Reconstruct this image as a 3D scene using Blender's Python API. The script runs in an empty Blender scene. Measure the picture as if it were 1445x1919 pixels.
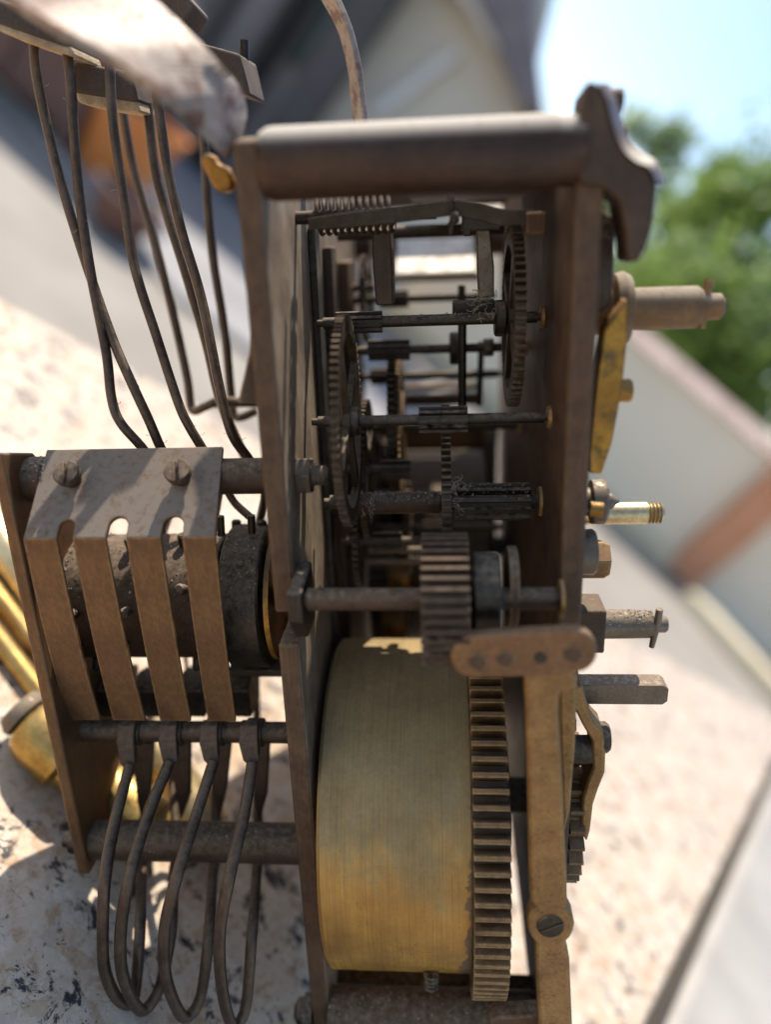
import bpy, bmesh, math, random
import numpy as np
from mathutils import Vector, Matrix, Quaternion
random.seed(7)
rng = np.random.default_rng(7)
scene = bpy.context.scene
COL = scene.collection

# ------------------------------------------------------------------ camera, world, sun
CAM_H = 0.955                      # height of the lens above the paving, metres
GRANITE_DROP = 0.1258              # table top lies this far under the lens
F_PX, CX, CY = 1450.0, 722.0, 960.0


def nrm(v):
    v = np.array(v, float)
    return v / np.linalg.norm(v)


# world axes written in camera space (right, up, forward)
_roll, _pitch = math.radians(42), math.radians(20)
Zw = np.array((math.cos(_pitch) * math.sin(_roll), math.cos(_pitch) * math.cos(_roll), -math.sin(_pitch)))
Yw = nrm(np.array((0, 0, 1.0)) - Zw[2] * Zw)
Xw = -np.cross(Yw, Zw)
W3 = np.array((Xw, Yw, Zw))        # camera space -> world
# axes of the clock movement in camera space
Um = nrm((-.0353, .9425, -.3325))
Rm = np.array((1, .0113, -.0738)); Rm = nrm(Rm - Um * Rm.dot(Um))
Dm = np.cross(Um, Rm); Dm = Dm if Dm[2] > 0 else -Dm

cam_d = bpy.data.cameras.new('camera'); cam = bpy.data.objects.new('camera', cam_d); COL.objects.link(cam)
cr, cu, cf = W3 @ np.array((1, 0, 0.)), W3 @ np.array((0, 1, 0.)), W3 @ np.array((0, 0, 1.))
cam.matrix_world = Matrix(((cr[0], cu[0], -cf[0], 0), (cr[1], cu[1], -cf[1], 0), (cr[2], cu[2], -cf[2], CAM_H), (0, 0, 0, 1)))
cam_d.sensor_fit = 'VERTICAL'; cam_d.lens = 7.0; cam_d.sensor_height = 7.0 * 1919 / F_PX; cam_d.sensor_width = 7.0 * 1445 / F_PX
cam_d.clip_start = 0.01; cam_d.clip_end = 500
cam_d.dof.use_dof = True; cam_d.dof.focus_distance = 0.116; cam_d.dof.aperture_fstop = 7.0 / 3.6
scene.camera = cam

SUN_M = nrm(.47 * Dm + .88 * Um + .20 * Rm)
SUN = W3 @ SUN_M
elev = math.asin(SUN[2]); azim = math.atan2(SUN[0], SUN[1])
world = bpy.data.worlds.new('World'); scene.world = world; world.use_nodes = True
wn = world.node_tree.nodes; wl = world.node_tree.links
sky = wn.new('ShaderNodeTexSky'); sky.sky_type = 'NISHITA'; sky.sun_disc = False
sky.sun_elevation = elev; sky.sun_rotation = azim; sky.air_density = 1.0; sky.dust_density = 0.9; sky.ozone_density = 1.0
wl.new(sky.outputs[0], wn['Background'].inputs['Color']); wn['Background'].inputs['Strength'].default_value = 0.11
sun_d = bpy.data.lights.new('sun', 'SUN'); sun_d.energy = 3.3; sun_d.angle = math.radians(.5); sun_d.color = (1, .95, .87)
sun = bpy.data.objects.new('sun', sun_d); COL.objects.link(sun)
sun.rotation_euler = Vector(SUN).to_track_quat('Z', 'Y').to_euler()
scene.view_settings.view_transform = 'Standard'; scene.view_settings.look = 'None'
scene.view_settings.exposure = 1.15; scene.view_settings.gamma = 1

MM = 0.001


def ray(px, py): return np.array(((px - CX) / F_PX, (CY - py) / F_PX, 1.0))


def P(px, py, d):                  # pixel + depth along the movement -> movement millimetres
    r = ray(px, py); p = r * (d / r.dot(Dm)); return Vector((p.dot(Rm), d, p.dot(Um)))


def zc(px, py, d): return d / ray(px, py).dot(Dm)


def rad(rpx, px, py, d): return rpx / F_PX * zc(px, py, d)


def F(px, py, y0):                 # point on an upright frontal plane y0 metres away
    r = ray(px, py); p = r * (y0 / r.dot(Yw)); return Vector((p.dot(Xw), y0, p.dot(Zw) + CAM_H))


def G(px, py, z):                  # point on the horizontal plane at height z
    r = ray(px, py); p = r * ((z - CAM_H) / r.dot(Zw)); return Vector((p.dot(Xw), p.dot(Yw), z))


# ------------------------------------------------------------------ materials
def new_mat(name):
    m = bpy.data.materials.new(name); m.use_nodes = True
    nt = m.node_tree; return m, nt.nodes, nt.links, nt.nodes['Principled BSDF']


def ramp(N, stops):
    r = N.new('ShaderNodeValToRGB'); e = r.color_ramp.elements
    while len(e) < len(stops): e.new(.5)
    for k, (p, c) in enumerate(stops):
        e[k].position = p; e[k].color = (*c, 1) if len(c) == 3 else c
    return r


def metal(name, stops, scale=.35, stretch=(1, 1, 1), metallic=.6, rough=(.4, .65), bump=.25, bscale=3.0, bstretch=None,
          dust=.6, dustcol=(.38, .31, .235), specks=0.0, dthr=(.36, .62), zr=(-.05, .8), grime=.6, wear=None, unit=1000.0, bdist=.00008, k=.55):
    m, N, L, b = new_mat(name)
    tc = N.new('ShaderNodeTexCoord')
    def noise(sc, st, det=6, ro=.6):
        mp = N.new('ShaderNodeMapping'); mp.inputs['Scale'].default_value = tuple(unit * s for s in st)
        L.new(tc.outputs['Object'], mp.inputs['Vector'])
        n = N.new('ShaderNodeTexNoise'); n.inputs['Scale'].default_value = sc; n.inputs['Detail'].default_value = det
        n.inputs['Roughness'].default_value = ro; L.new(mp.outputs[0], n.inputs['Vector']); return n
    wt = (1.08, .97, .82); stops = [(p, tuple(v * k * w for v, w in zip(c, wt))) for p, c in stops]; dustcol = tuple(v * (.45 + .55 * k) * w for v, w in zip(dustcol, wt))
    n1 = noise(scale, stretch); r1 = ramp(N, stops); L.new(n1.outputs['Fac'], r1.inputs['Fac'])
    n2 = noise(bscale, bstretch or stretch, 5, .65)
    col = r1.outputs['Color']
    mx0 = N.new('ShaderNodeMix'); mx0.data_type = 'RGBA'; mx0.blend_type = 'MULTIPLY'; mx0.inputs[0].default_value = .55
    rr = ramp(N, [(.3, (.45, .42, .4)), (.6, (1.1, 1.08, 1.05))]); L.new(n2.outputs['Fac'], rr.inputs['Fac'])
    L.new(col, mx0.inputs[6]); L.new(rr.outputs['Color'], mx0.inputs[7]); col = mx0.outputs[2]
    met_src = None
    rmap = N.new('ShaderNodeMapRange'); rmap.inputs[1].default_value = .3; rmap.inputs[2].default_value = .7
    rmap.inputs[3].default_value = rough[0]; rmap.inputs[4].default_value = rough[1]
    L.new(n1.outputs['Fac'], rmap.inputs[0]); rsrc = rmap.outputs[0]
    if specks > 0:
        n4 = noise(1.6, (1, 1, 1), 3, .7)
        sr = ramp(N, [(.60, (0, 0, 0)), (.68, (1, 1, 1))]); L.new(n4.outputs['Fac'], sr.inputs['Fac'])
        sm = N.new('ShaderNodeMath'); sm.operation = 'MULTIPLY'; sm.inputs[1].default_value = specks; L.new(sr.outputs['Color'], sm.inputs[0])
        mx = N.new('ShaderNodeMix'); mx.data_type = 'RGBA'; L.new(sm.outputs[0], mx.inputs[0]); L.new(col, mx.inputs[6])
        mx.inputs[7].default_value = (.03, .02, .015, 1); col = mx.outputs[2]
    if grime:
        g1 = noise(.11, (1, 1, 1), 9, .72); gr = ramp(N, [(.42, (0, 0, 0)), (.60, (1, 1, 1))]); L.new(g1.outputs['Fac'], gr.inputs['Fac'])
        gm = N.new('ShaderNodeMath'); gm.operation = 'MULTIPLY'; gm.inputs[1].default_value = grime; L.new(gr.outputs['Color'], gm.inputs[0])
        mx = N.new('ShaderNodeMix'); mx.data_type = 'RGBA'; mx.blend_type = 'MULTIPLY'; L.new(gm.outputs[0], mx.inputs[0]); L.new(col, mx.inputs[6])
        mx.inputs[7].default_value = (.42, .34, .29, 1); col = mx.outputs[2]
        g2 = noise(.5, (6, 6, .35), 4, .6); g2r = ramp(N, [(.60, (0, 0, 0)), (.66, (.6, .6, .6))]); L.new(g2.outputs['Fac'], g2r.inputs['Fac'])
        mx = N.new('ShaderNodeMix'); mx.data_type = 'RGBA'; mx.blend_type = 'ADD'; L.new(g2r.outputs['Color'], mx.inputs[0]); L.new(col, mx.inputs[6])
        mx.inputs[7].default_value = (.05, .035, .02, 1); col = mx.outputs[2]
    if wear:
        bv = N.new('ShaderNodeBevel'); bv.samples = 4; bv.inputs['Radius'].default_value = .0006
        ge = N.new('ShaderNodeNewGeometry'); dt = N.new('ShaderNodeVectorMath'); dt.operation = 'DOT_PRODUCT'
        L.new(bv.outputs[0], dt.inputs[0]); L.new(ge.outputs['Normal'], dt.inputs[1])
        wr = N.new('ShaderNodeMapRange'); wr.inputs[1].default_value = .985; wr.inputs[2].default_value = .86; L.new(dt.outputs['Value'], wr.inputs[0])
        wn_ = noise(.7, (1, 1, 1), 6, .7); wrr = ramp(N, [(.38, (0, 0, 0)), (.58, (1, 1, 1))]); L.new(wn_.outputs['Fac'], wrr.inputs['Fac'])
        wm = N.new('ShaderNodeMath'); wm.operation = 'MULTIPLY'; L.new(wr.outputs[0], wm.inputs[0]); L.new(wrr.outputs['Color'], wm.inputs[1])
        mx = N.new('ShaderNodeMix'); mx.data_type = 'RGBA'; L.new(wm.outputs[0], mx.inputs[0]); L.new(col, mx.inputs[6])
        mx.inputs[7].default_value = (*wear, 1); col = mx.outputs[2]
    if dust > 0:
        sep = N.new('ShaderNodeSeparateXYZ'); L.new(tc.outputs['Normal'], sep.inputs[0])
        mr = N.new('ShaderNodeMapRange'); mr.interpolation_type = 'SMOOTHSTEP'
        mr.inputs[1].default_value = zr[0]; mr.inputs[2].default_value = zr[1]; mr.inputs[3].default_value = zr[2] if len(zr) > 2 else .10; mr.inputs[4].default_value = 1
        L.new(sep.outputs['Z'], mr.inputs[0])
        n3 = noise(.9, (1, 1, 1), 8, .75); dr = ramp(N, [(dthr[0], (0, 0, 0)), (dthr[1], (1, 1, 1))]); L.new(n3.outputs['Fac'], dr.inputs['Fac'])
        mu = N.new('ShaderNodeMath'); mu.operation = 'MULTIPLY'; L.new(mr.outputs[0], mu.inputs[0]); L.new(dr.outputs['Color'], mu.inputs[1])
        m2 = N.new('ShaderNodeMath'); m2.operation = 'MULTIPLY'; m2.inputs[1].default_value = dust; L.new(mu.outputs[0], m2.inputs[0])
        mx = N.new('ShaderNodeMix'); mx.data_type = 'RGBA'; L.new(m2.outputs[0], mx.inputs[0]); L.new(col, mx.inputs[6])
        mx.inputs[7].default_value = (*dustcol, 1); col = mx.outputs[2]
        iv = N.new('ShaderNodeMath'); iv.operation = 'MULTIPLY_ADD'; iv.inputs[1].default_value = -metallic; iv.inputs[2].default_value = metallic
        L.new(m2.outputs[0], iv.inputs[0]); met_src = iv.outputs[0]
        ad = N.new('ShaderNodeMath'); ad.operation = 'ADD'; ad.use_clamp = True; L.new(rsrc, ad.inputs[0]); L.new(m2.outputs[0], ad.inputs[1]); rsrc = ad.outputs[0]
    L.new(col, b.inputs['Base Color']); L.new(rsrc, b.inputs['Roughness'])
    if met_src: L.new(met_src, b.inputs['Metallic'])
    else: b.inputs['Metallic'].default_value = metallic
    if bump:
        bp = N.new('ShaderNodeBump'); bp.inputs['Strength'].default_value = bump; bp.inputs['Distance'].default_value = bdist
        L.new(n2.outputs['Fac'], bp.inputs['Height']); L.new(bp.outputs[0], b.inputs['Normal'])
    return m


def plain(name, stops, scale, rough=.85, bump=.2, unit=1.0, bdist=.01, detail=6, stretch=(1, 1, 1)):
    m, N, L, b = new_mat(name)
    tc = N.new('ShaderNodeTexCoord'); mp = N.new('ShaderNodeMapping'); mp.inputs['Scale'].default_value = tuple(unit * s for s in stretch)
    L.new(tc.outputs['Object'], mp.inputs[0])
    n = N.new('ShaderNodeTexNoise'); n.inputs['Scale'].default_value = scale; n.inputs['Detail'].default_value = detail; L.new(mp.outputs[0], n.inputs['Vector'])
    r = ramp(N, stops); L.new(n.outputs['Fac'], r.inputs['Fac']); L.new(r.outputs['Color'], b.inputs['Base Color'])
    b.inputs['Roughness'].default_value = rough
    if bump:
        bp = N.new('ShaderNodeBump'); bp.inputs['Strength'].default_value = bump; bp.inputs['Distance'].default_value = bdist
        L.new(n.outputs['Fac'], bp.inputs['Height']); L.new(bp.outputs[0], b.inputs['Normal'])
    return m


M_PLATE = metal('aged_plate_brass', [(.3, (.125, .062, .032)), (.7, (.25, .14, .07))], .25, metallic=.35, rough=(.48, .68), dust=.75, bscale=1.6, bstretch=(1, 1, .25), k=.50, wear=(.42, .24, .09))
M_PLATEB = metal('dust_filmed_plate', [(.3, (.36, .28, .20)), (.7, (.60, .49, .37))], .3, (1, 1, .3), metallic=.12, rough=(.55, .75), dust=.75, bscale=1.6, bstretch=(1, 1, .3), k=.55, wear=(.20, .11, .055), grime=.7)
M_SPRING = metal('brown_spring_brass', [(.3, (.21, .105, .042)), (.72, (.40, .22, .085))], .22, (1, 1, .35), metallic=.6, rough=(.38, .55), dust=.85, dustcol=(.27, .245, .225), dthr=(.2, .5), zr=(.1, .7), bscale=2.2, bump=.15, wear=(.40, .23, .09), grime=.5)
M_COCK = metal('tan_aged_brass', [(.28, (.30, .165, .06)), (.5, (.46, .27, .10)), (.72, (.56, .37, .15))], .3, metallic=.55, rough=(.42, .6), dust=.5, bscale=2.0, specks=.6, bump=.2, wear=(.62, .40, .16), grime=.45, k=.66)
M_LINK = metal('copper_brown_link', [(.28, (.24, .12, .055)), (.5, (.36, .19, .085)), (.72, (.44, .26, .13))], .3, metallic=.5, rough=(.42, .6), dust=.5, bscale=2.0, specks=.5, bump=.2, wear=(.50, .30, .14), grime=.5, k=.6)
M_BARREL = metal('brushed_barrel_brass', [(.25, (.68, .42, .09)), (.5, (.95, .60, .11)), (.75, (1.1, .72, .15))], .28, (.9, .35, .35), metallic=.62, rough=(.30, .46), dust=.35,
                 bscale=1.0, bstretch=(5, .12, .12), bump=.35, specks=.8, dustcol=(.40, .37, .28), k=.75)
def barrel_reflect_and_stain(m):
    N, L = m.node_tree.nodes, m.node_tree.links; b = N['Principled BSDF']
    src = b.inputs['Base Color'].links[0].from_socket
    tc = N.new('ShaderNodeTexCoord'); sx = N.new('ShaderNodeSeparateXYZ'); L.new(tc.outputs['Object'], sx.inputs[0])
    def mth(op, a, c):
        n = N.new('ShaderNodeMath'); n.operation = op
        for i, q in enumerate((a, c)):
            if isinstance(q, (int, float)): n.inputs[i].default_value = q
            else: L.new(q, n.inputs[i])
        return n.outputs[0]
    def nz(sc, st, det=7):
        mp = N.new('ShaderNodeMapping'); mp.inputs['Scale'].default_value = tuple(1000 * k for k in st); L.new(tc.outputs['Object'], mp.inputs[0])
        n = N.new('ShaderNodeTexNoise'); n.inputs['Scale'].default_value = sc; n.inputs['Detail'].default_value = det; n.inputs['Roughness'].default_value = .65; L.new(mp.outputs[0], n.inputs[0]); return n.outputs['Fac']
    # reflection gradient painted into the colour: dusty dull olive above, golden below, ragged boundary
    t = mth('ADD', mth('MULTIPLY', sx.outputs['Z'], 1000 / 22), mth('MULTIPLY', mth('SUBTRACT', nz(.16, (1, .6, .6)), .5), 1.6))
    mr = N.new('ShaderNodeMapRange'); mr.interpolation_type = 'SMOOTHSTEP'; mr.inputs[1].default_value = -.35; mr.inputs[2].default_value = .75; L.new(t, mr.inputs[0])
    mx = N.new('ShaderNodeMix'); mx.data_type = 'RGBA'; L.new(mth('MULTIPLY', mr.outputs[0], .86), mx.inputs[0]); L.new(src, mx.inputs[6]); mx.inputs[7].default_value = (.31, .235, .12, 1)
    # orange reflected band painted between them
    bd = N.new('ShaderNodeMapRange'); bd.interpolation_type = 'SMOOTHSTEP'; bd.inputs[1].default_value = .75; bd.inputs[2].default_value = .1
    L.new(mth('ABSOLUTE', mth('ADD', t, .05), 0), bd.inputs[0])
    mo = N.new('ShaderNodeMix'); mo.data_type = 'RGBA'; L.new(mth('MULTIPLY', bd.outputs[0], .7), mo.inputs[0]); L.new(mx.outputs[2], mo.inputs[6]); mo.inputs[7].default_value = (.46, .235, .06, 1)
    # brown stain creeping in from the toothed side
    e = mth('ADD', mth('MULTIPLY', sx.outputs['X'], 1000.0), mth('MULTIPLY', mth('SUBTRACT', nz(.35, (1, 1, 1.3), 9), .5), 5.0))
    e = mth('SUBTRACT', e, mth('MULTIPLY', sx.outputs['Z'], 60))
    er = N.new('ShaderNodeMapRange'); er.inputs[1].default_value = 10.6; er.inputs[2].default_value = 10.9; L.new(e, er.inputs[0])
    ms = N.new('ShaderNodeMix'); ms.data_type = 'RGBA'; L.new(mth('MULTIPLY', er.outputs[0], .9), ms.inputs[0]); L.new(mo.outputs[2], ms.inputs[6]); ms.inputs[7].default_value = (.17, .115, .07, 1)
    # cloudy finger marks
    fr = ramp(N, [(.42, (1, 1, 1)), (.62, (.62, .56, .48))]); L.new(nz(.13, (1, 1, 1), 9), fr.inputs['Fac'])
    mf = N.new('ShaderNodeMix'); mf.data_type = 'RGBA'; mf.blend_type = 'MULTIPLY'; mf.inputs[0].default_value = .4; L.new(ms.outputs[2], mf.inputs[6]); L.new(fr.outputs['Color'], mf.inputs[7])
    st = ramp(N, [(.36, (.62, .58, .52)), (.5, (1, 1, 1)), (.66, (1.18, 1.15, 1.08))]); L.new(nz(.9, (4, .06, .06), 5), st.inputs['Fac'])
    m5 = N.new('ShaderNodeMix'); m5.data_type = 'RGBA'; m5.blend_type = 'MULTIPLY'; m5.inputs[0].default_value = .38; L.new(mf.outputs[2], m5.inputs[6]); L.new(st.outputs['Color'], m5.inputs[7])
    L.new(m5.outputs[2], b.inputs['Base Color'])
    rsrc = b.inputs['Roughness'].links[0].from_socket
    L.new(mth('ADD', rsrc, mth('MULTIPLY', mr.outputs[0], .18)), b.inputs['Roughness'])
barrel_reflect_and_stain(M_BARREL)
M_GEAR = metal('gear_brass', [(.3, (.25, .155, .07)), (.7, (.44, .30, .14))], .5, metallic=.55, rough=(.4, .6), dust=.4, specks=.5)
def gap_tone(m, r0, r1):  # darker brown towards the tooth roots, by radius
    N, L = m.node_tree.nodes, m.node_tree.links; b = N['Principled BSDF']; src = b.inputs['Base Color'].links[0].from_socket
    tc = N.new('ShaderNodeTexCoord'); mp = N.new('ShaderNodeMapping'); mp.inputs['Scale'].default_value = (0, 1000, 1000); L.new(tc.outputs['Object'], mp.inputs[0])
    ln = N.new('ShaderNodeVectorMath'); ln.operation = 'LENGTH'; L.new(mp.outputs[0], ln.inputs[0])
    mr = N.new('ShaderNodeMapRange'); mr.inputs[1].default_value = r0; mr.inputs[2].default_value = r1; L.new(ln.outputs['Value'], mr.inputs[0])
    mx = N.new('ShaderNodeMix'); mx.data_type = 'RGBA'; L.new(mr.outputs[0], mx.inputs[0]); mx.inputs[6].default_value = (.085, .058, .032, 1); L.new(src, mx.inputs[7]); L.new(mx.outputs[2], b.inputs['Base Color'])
M_GREAT = metal('great_wheel_brass', [(.3, (.34, .20, .085)), (.7, (.58, .38, .17))], .5, metallic=.5, rough=(.4, .6), dust=.35, specks=.5, wear=(.50, .32, .13), grime=.6, k=.52)
gap_tone(M_GREAT, 29.2, 30.9)
M_WHEEL = metal('dark_wheel_brass', [(.3, (.10, .065, .04)), (.7, (.24, .16, .09))], .5, metallic=.6, rough=(.35, .55), dust=.7, k=.38)
M_PILLAR = metal('dusty_lit_top_pillar', [(.3, (.10, .055, .036)), (.7, (.19, .11, .07))], .2, (.3, 1, 1), metallic=.5, rough=(.4, .55), dust=.95, dustcol=(.74, .70, .66), bscale=2, dthr=(.15, .45), zr=(.34, .85, 0.0), grime=.5, k=.42)  # pale top strip: dust, with the sunlit highlight painted into its colour
M_STUD = metal('dusty_brown_stud', [(.3, (.30, .16, .06)), (.7, (.48, .28, .11))], .3, metallic=.5, rough=(.4, .6), dust=1.0, dustcol=(.40, .34, .27), dthr=(.22, .5), zr=(.15, .8), bscale=2.5, bump=.4)
M_STEEL = metal('dark_steel', [(.3, (.035, .03, .028)), (.7, (.10, .085, .075))], .5, metallic=.75, rough=(.28, .5), dust=.8, bscale=3)
M_POST = metal('browned_steel', [(.3, (.085, .052, .038)), (.7, (.17, .105, .072))], .3, metallic=.55, rough=(.42, .62), dust=.7, bscale=2)
M_WIRE = metal('hammer_wire_steel', [(.3, (.11, .075, .055)), (.7, (.26, .195, .155))], .5, (1, 1, .3), metallic=.65, rough=(.32, .55), dust=.35, bscale=3, specks=.4)
M_BRIGHT = metal('polished_brass', [(.3, (.72, .48, .13)), (.7, (.88, .66, .24))], .15, metallic=.95, rough=(.2, .42), dust=0.3, bump=.12, k=.55, grime=.6)
M_TUBE = metal('pale_brass', [(.3, (.72, .62, .36)), (.7, (.84, .76, .52))], .15, metallic=.8, rough=(.25, .4), dust=0.1, bump=.05, k=.9)
M_GOLD = metal('rubbed_brass', [(.35, (.22, .14, .05)), (.5, (.70, .38, .06)), (.75, (.80, .48, .10))], .3, metallic=.75, rough=(.3, .5), dust=.6, bump=.15)
M_NICKEL = metal('dull_nickel', [(.3, (.22, .19, .17)), (.7, (.42, .38, .34))], .4, metallic=.8, rough=(.28, .5), dust=.8)
M_PALE = metal('pale_dusty_steel', [(.3, (.62, .60, .57)), (.7, (.72, .70, .67))], .3, metallic=.2, rough=(.4, .6), dust=.3, k=1)
M_STRAP = metal('rust_flecked_strap', [(.40, (.17, .085, .05)), (.47, (.33, .26, .22)), (.60, (.42, .375, .35))], .30, metallic=.2, rough=(.4, .6), dust=0.2, bscale=1, k=1)
M_FELT = metal('worn_hammer_leather', [(.3, (.50, .40, .27)), (.7, (.72, .62, .46))], .6, metallic=0, rough=(.9, 1), dust=0, bump=.6, bdist=.0004, k=.9)
M_HEAD = metal('dusty_hammer_head', [(.3, (.12, .09, .075)), (.7, (.25, .20, .17))], .4, metallic=.3, rough=(.6, .8), dust=.8)
M_LINT = plain('dust_lint', [(.3, (.28, .22, .16)), (.7, (.44, .37, .29))], 600, 1, 0)

# granite: quartz, feldspar and mica grains of a few millimetres
M_GRANITE, N, L, b = new_mat('speckled_granite')
tc = N.new('ShaderNodeTexCoord')
def gn(scale, det=4, ro=.55, dist=0.0):
    n = N.new('ShaderNodeTexNoise'); n.inputs['Scale'].default_value = scale; n.inputs['Detail'].default_value = det; n.inputs['Roughness'].default_value = ro
    n.inputs['Distortion'].default_value = dist; L.new(tc.outputs['Object'], n.inputs['Vector']); return n
def gv(scale):
    wob = N.new('ShaderNodeTexNoise'); wob.inputs['Scale'].default_value = scale * 1.7; L.new(tc.outputs['Object'], wob.inputs['Vector'])
    sc = N.new('ShaderNodeVectorMath'); sc.operation = 'SCALE'; sc.inputs['Scale'].default_value = .9 / scale; L.new(wob.outputs['Color'], sc.inputs[0])
    ad = N.new('ShaderNodeVectorMath'); ad.operation = 'ADD'; L.new(tc.outputs['Object'], ad.inputs[0]); L.new(sc.outputs[0], ad.inputs[1])
    v = N.new('ShaderNodeTexVoronoi'); v.inputs['Scale'].default_value = scale; L.new(ad.outputs[0], v.inputs['Vector']); return v
def mixc(fac, a, c):
    m_ = N.new('ShaderNodeMix'); m_.data_type = 'RGBA'; L.new(fac, m_.inputs[0])
    for s, i in ((a, 6), (c, 7)):
        if isinstance(s, tuple): m_.inputs[i].default_value = (*s, 1)
        else: L.new(s, m_.inputs[i])
    return m_.outputs[2]
v1 = gv(300); rv = ramp(N, [(0, (.50, .42, .34)), (.2, (.58, .53, .46)), (.38, (.40, .28, .18)), (.48, (.60, .54, .47)), (.70, (.36, .32, .29)), (.80, (.60, .56, .50)), (1, (.52, .44, .35))])
sepv = N.new('ShaderNodeSeparateColor'); L.new(v1.outputs['Color'], sepv.inputs[0]); L.new(sepv.outputs[0], rv.inputs['Fac'])
nbig = gn(150, 6, .66); rb = ramp(N, [(.36, (.60, .54, .46)), (.50, (.46, .36, .27)), (.60, (.60, .57, .52))]); L.new(nbig.outputs['Fac'], rb.inputs['Fac'])
half = N.new('ShaderNodeValue'); half.outputs[0].default_value = .45
c0 = mixc(half.outputs[0], rv.outputs['Color'], rb.outputs['Color'])
nbr = gn(230, 7, .72, .5); rbr = ramp(N, [(.51, (0, 0, 0)), (.64, (.85, .85, .85))]); L.new(nbr.outputs['Fac'], rbr.inputs['Fac'])
c1 = mixc(rbr.outputs['Color'], c0, (.34, .22, .13))
nbk = gn(140, 8, .78, .5); rbk = ramp(N, [(.55, (0, 0, 0)), (.585, (1, 1, 1))]); L.new(nbk.outputs['Fac'], rbk.inputs['Fac'])
c2 = mixc(rbk.outputs['Color'], c1, (.035, .035, .042))
nsp = gn(900, 3, .6); rsp = ramp(N, [(.66, (0, 0, 0)), (.70, (.8, .8, .8))]); L.new(nsp.outputs['Fac'], rsp.inputs['Fac'])
c3 = mixc(rsp.outputs['Color'], c2, (.08, .06, .05))
dk = N.new('ShaderNodeMix'); dk.data_type = 'RGBA'; dk.blend_type = 'MULTIPLY'; dk.inputs[0].default_value = 1; L.new(c3, dk.inputs[6]); dk.inputs[7].default_value = (1.10, .99, .85, 1); L.new(dk.outputs[2], b.inputs['Base Color']); b.inputs['Roughness'].default_value = .32
np_ = gn(700, 5, .7); bp = N.new('ShaderNodeBump'); bp.inputs['Strength'].default_value = .35; bp.inputs['Distance'].default_value = .0004; L.new(np_.outputs['Fac'], bp.inputs['Height']); L.new(bp.outputs[0], b.inputs['Normal'])
rrg = ramp(N, [(.4, (.22, .22, .22)), (.6, (.6, .6, .6))]); L.new(nbr.outputs['Fac'], rrg.inputs['Fac']); L.new(rrg.outputs['Color'], b.inputs['Roughness'])

M_PAVE = plain('pale_concrete', [(.3, (.24, .205, .165)), (.7, (.32, .28, .23))], 3, .9, .2)
M_SHADEPAVE = plain('shaded_paving_grey', [(.3, (.22, .20, .19)), (.7, (.31, .29, .275))], 2, .6, .1)
M_WALL = plain('cream_plaster', [(.3, (.56, .50, .41)), (.7, (.62, .56, .46))], 1.5, .9, .1)
M_GWALL = plain('pale_rendered_wall', [(.3, (.80, .67, .50)), (.7, (.86, .73, .56))], 1.5, .9, .1)
M_BENCH = plain('grey_stone', [(.3, (.30, .27, .235)), (.7, (.38, .345, .30))], 30, .7, .1)
M_TERRA = plain('terracotta', [(.3, (.56, .23, .11)), (.7, (.66, .31, .17))], 8, .8, .1)
M_COPE = plain('pinkish_coping_tile', [(.3, (.36, .25, .20)), (.7, (.50, .38, .33))], 8, .8, .2)
M_ROOF = plain('purple_grey_shingle', [(.3, (.15, .13, .14)), (.7, (.22, .19, .20))], 8, .8, .2)
M_FASCIA = plain('white_painted_board', [(.3, (.60, .58, .56)), (.7, (.70, .68, .65))], 4, .6, .05)
M_GREYW = plain('grey_violet_boards', [(.3, (.25, .215, .20)), (.7, (.34, .30, .28))], 2, .8, .1)
M_DARKP = plain('dark_painted_timber', [(.3, (.05, .044, .042)), (.7, (.08, .07, .068))], 5, .5, .1)
M_GREEN = plain('dark_green_screen', [(.3, (.02, .03, .022)), (.7, (.045, .055, .045))], 4, .6, .1)
M_ORANGE = plain('orange_plastic', [(.3, (.62, .20, .045)), (.7, (.72, .26, .07))], 6, .45, .05)
M_BROWN = plain('red_brown_timber', [(.3, (.10, .045, .035)), (.7, (.17, .08, .06))], 6, .6, .1)
M_PALEG = plain('pale_green_plastic', [(.3, (.42, .44, .37)), (.7, (.52, .54, .46))], 6, .6, .05)
M_YEL = plain('pale_yellow_kerb', [(.3, (.60, .50, .33)), (.7, (.68, .58, .40))], 5, .8, .1)
M_BARK = plain('grey_brown_bark', [(.3, (.08, .06, .045)), (.7, (.16, .12, .09))], 9, .9, .4, bdist=.03, stretch=(1, 1, .2))
def leafmat(name, a, c):
    m, N, L, b = new_mat(name); g = N.new('ShaderNodeNewGeometry'); r = ramp(N, [(0, a), (1, c)])
    L.new(g.outputs['Random Per Island'], r.inputs['Fac']); L.new(r.outputs['Color'], b.inputs['Base Color']); b.inputs['Roughness'].default_value = .5
    try: b.inputs['Transmission Weight'].default_value = 0
    except Exception: pass
    tr = N.new('ShaderNodeBsdfTranslucent'); L.new(r.outputs['Color'], tr.inputs['Color'])
    mx = N.new('ShaderNodeMixShader'); mx.inputs[0].default_value = .55; L.new(b.outputs[0], mx.inputs[1]); L.new(tr.outputs[0], mx.inputs[2])
    L.new(mx.outputs[0], N['Material Output'].inputs['Surface']); return m
M_LEAF = leafmat('bright_leaf', (.11, .18, .035), (.28, .38, .085))
M_LEAFD = leafmat('grey_green_leaf', (.13, .19, .085), (.28, .36, .18))
M_LEAFP = leafmat('pale_leaf', (.24, .32, .17), (.40, .48, .28))

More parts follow.
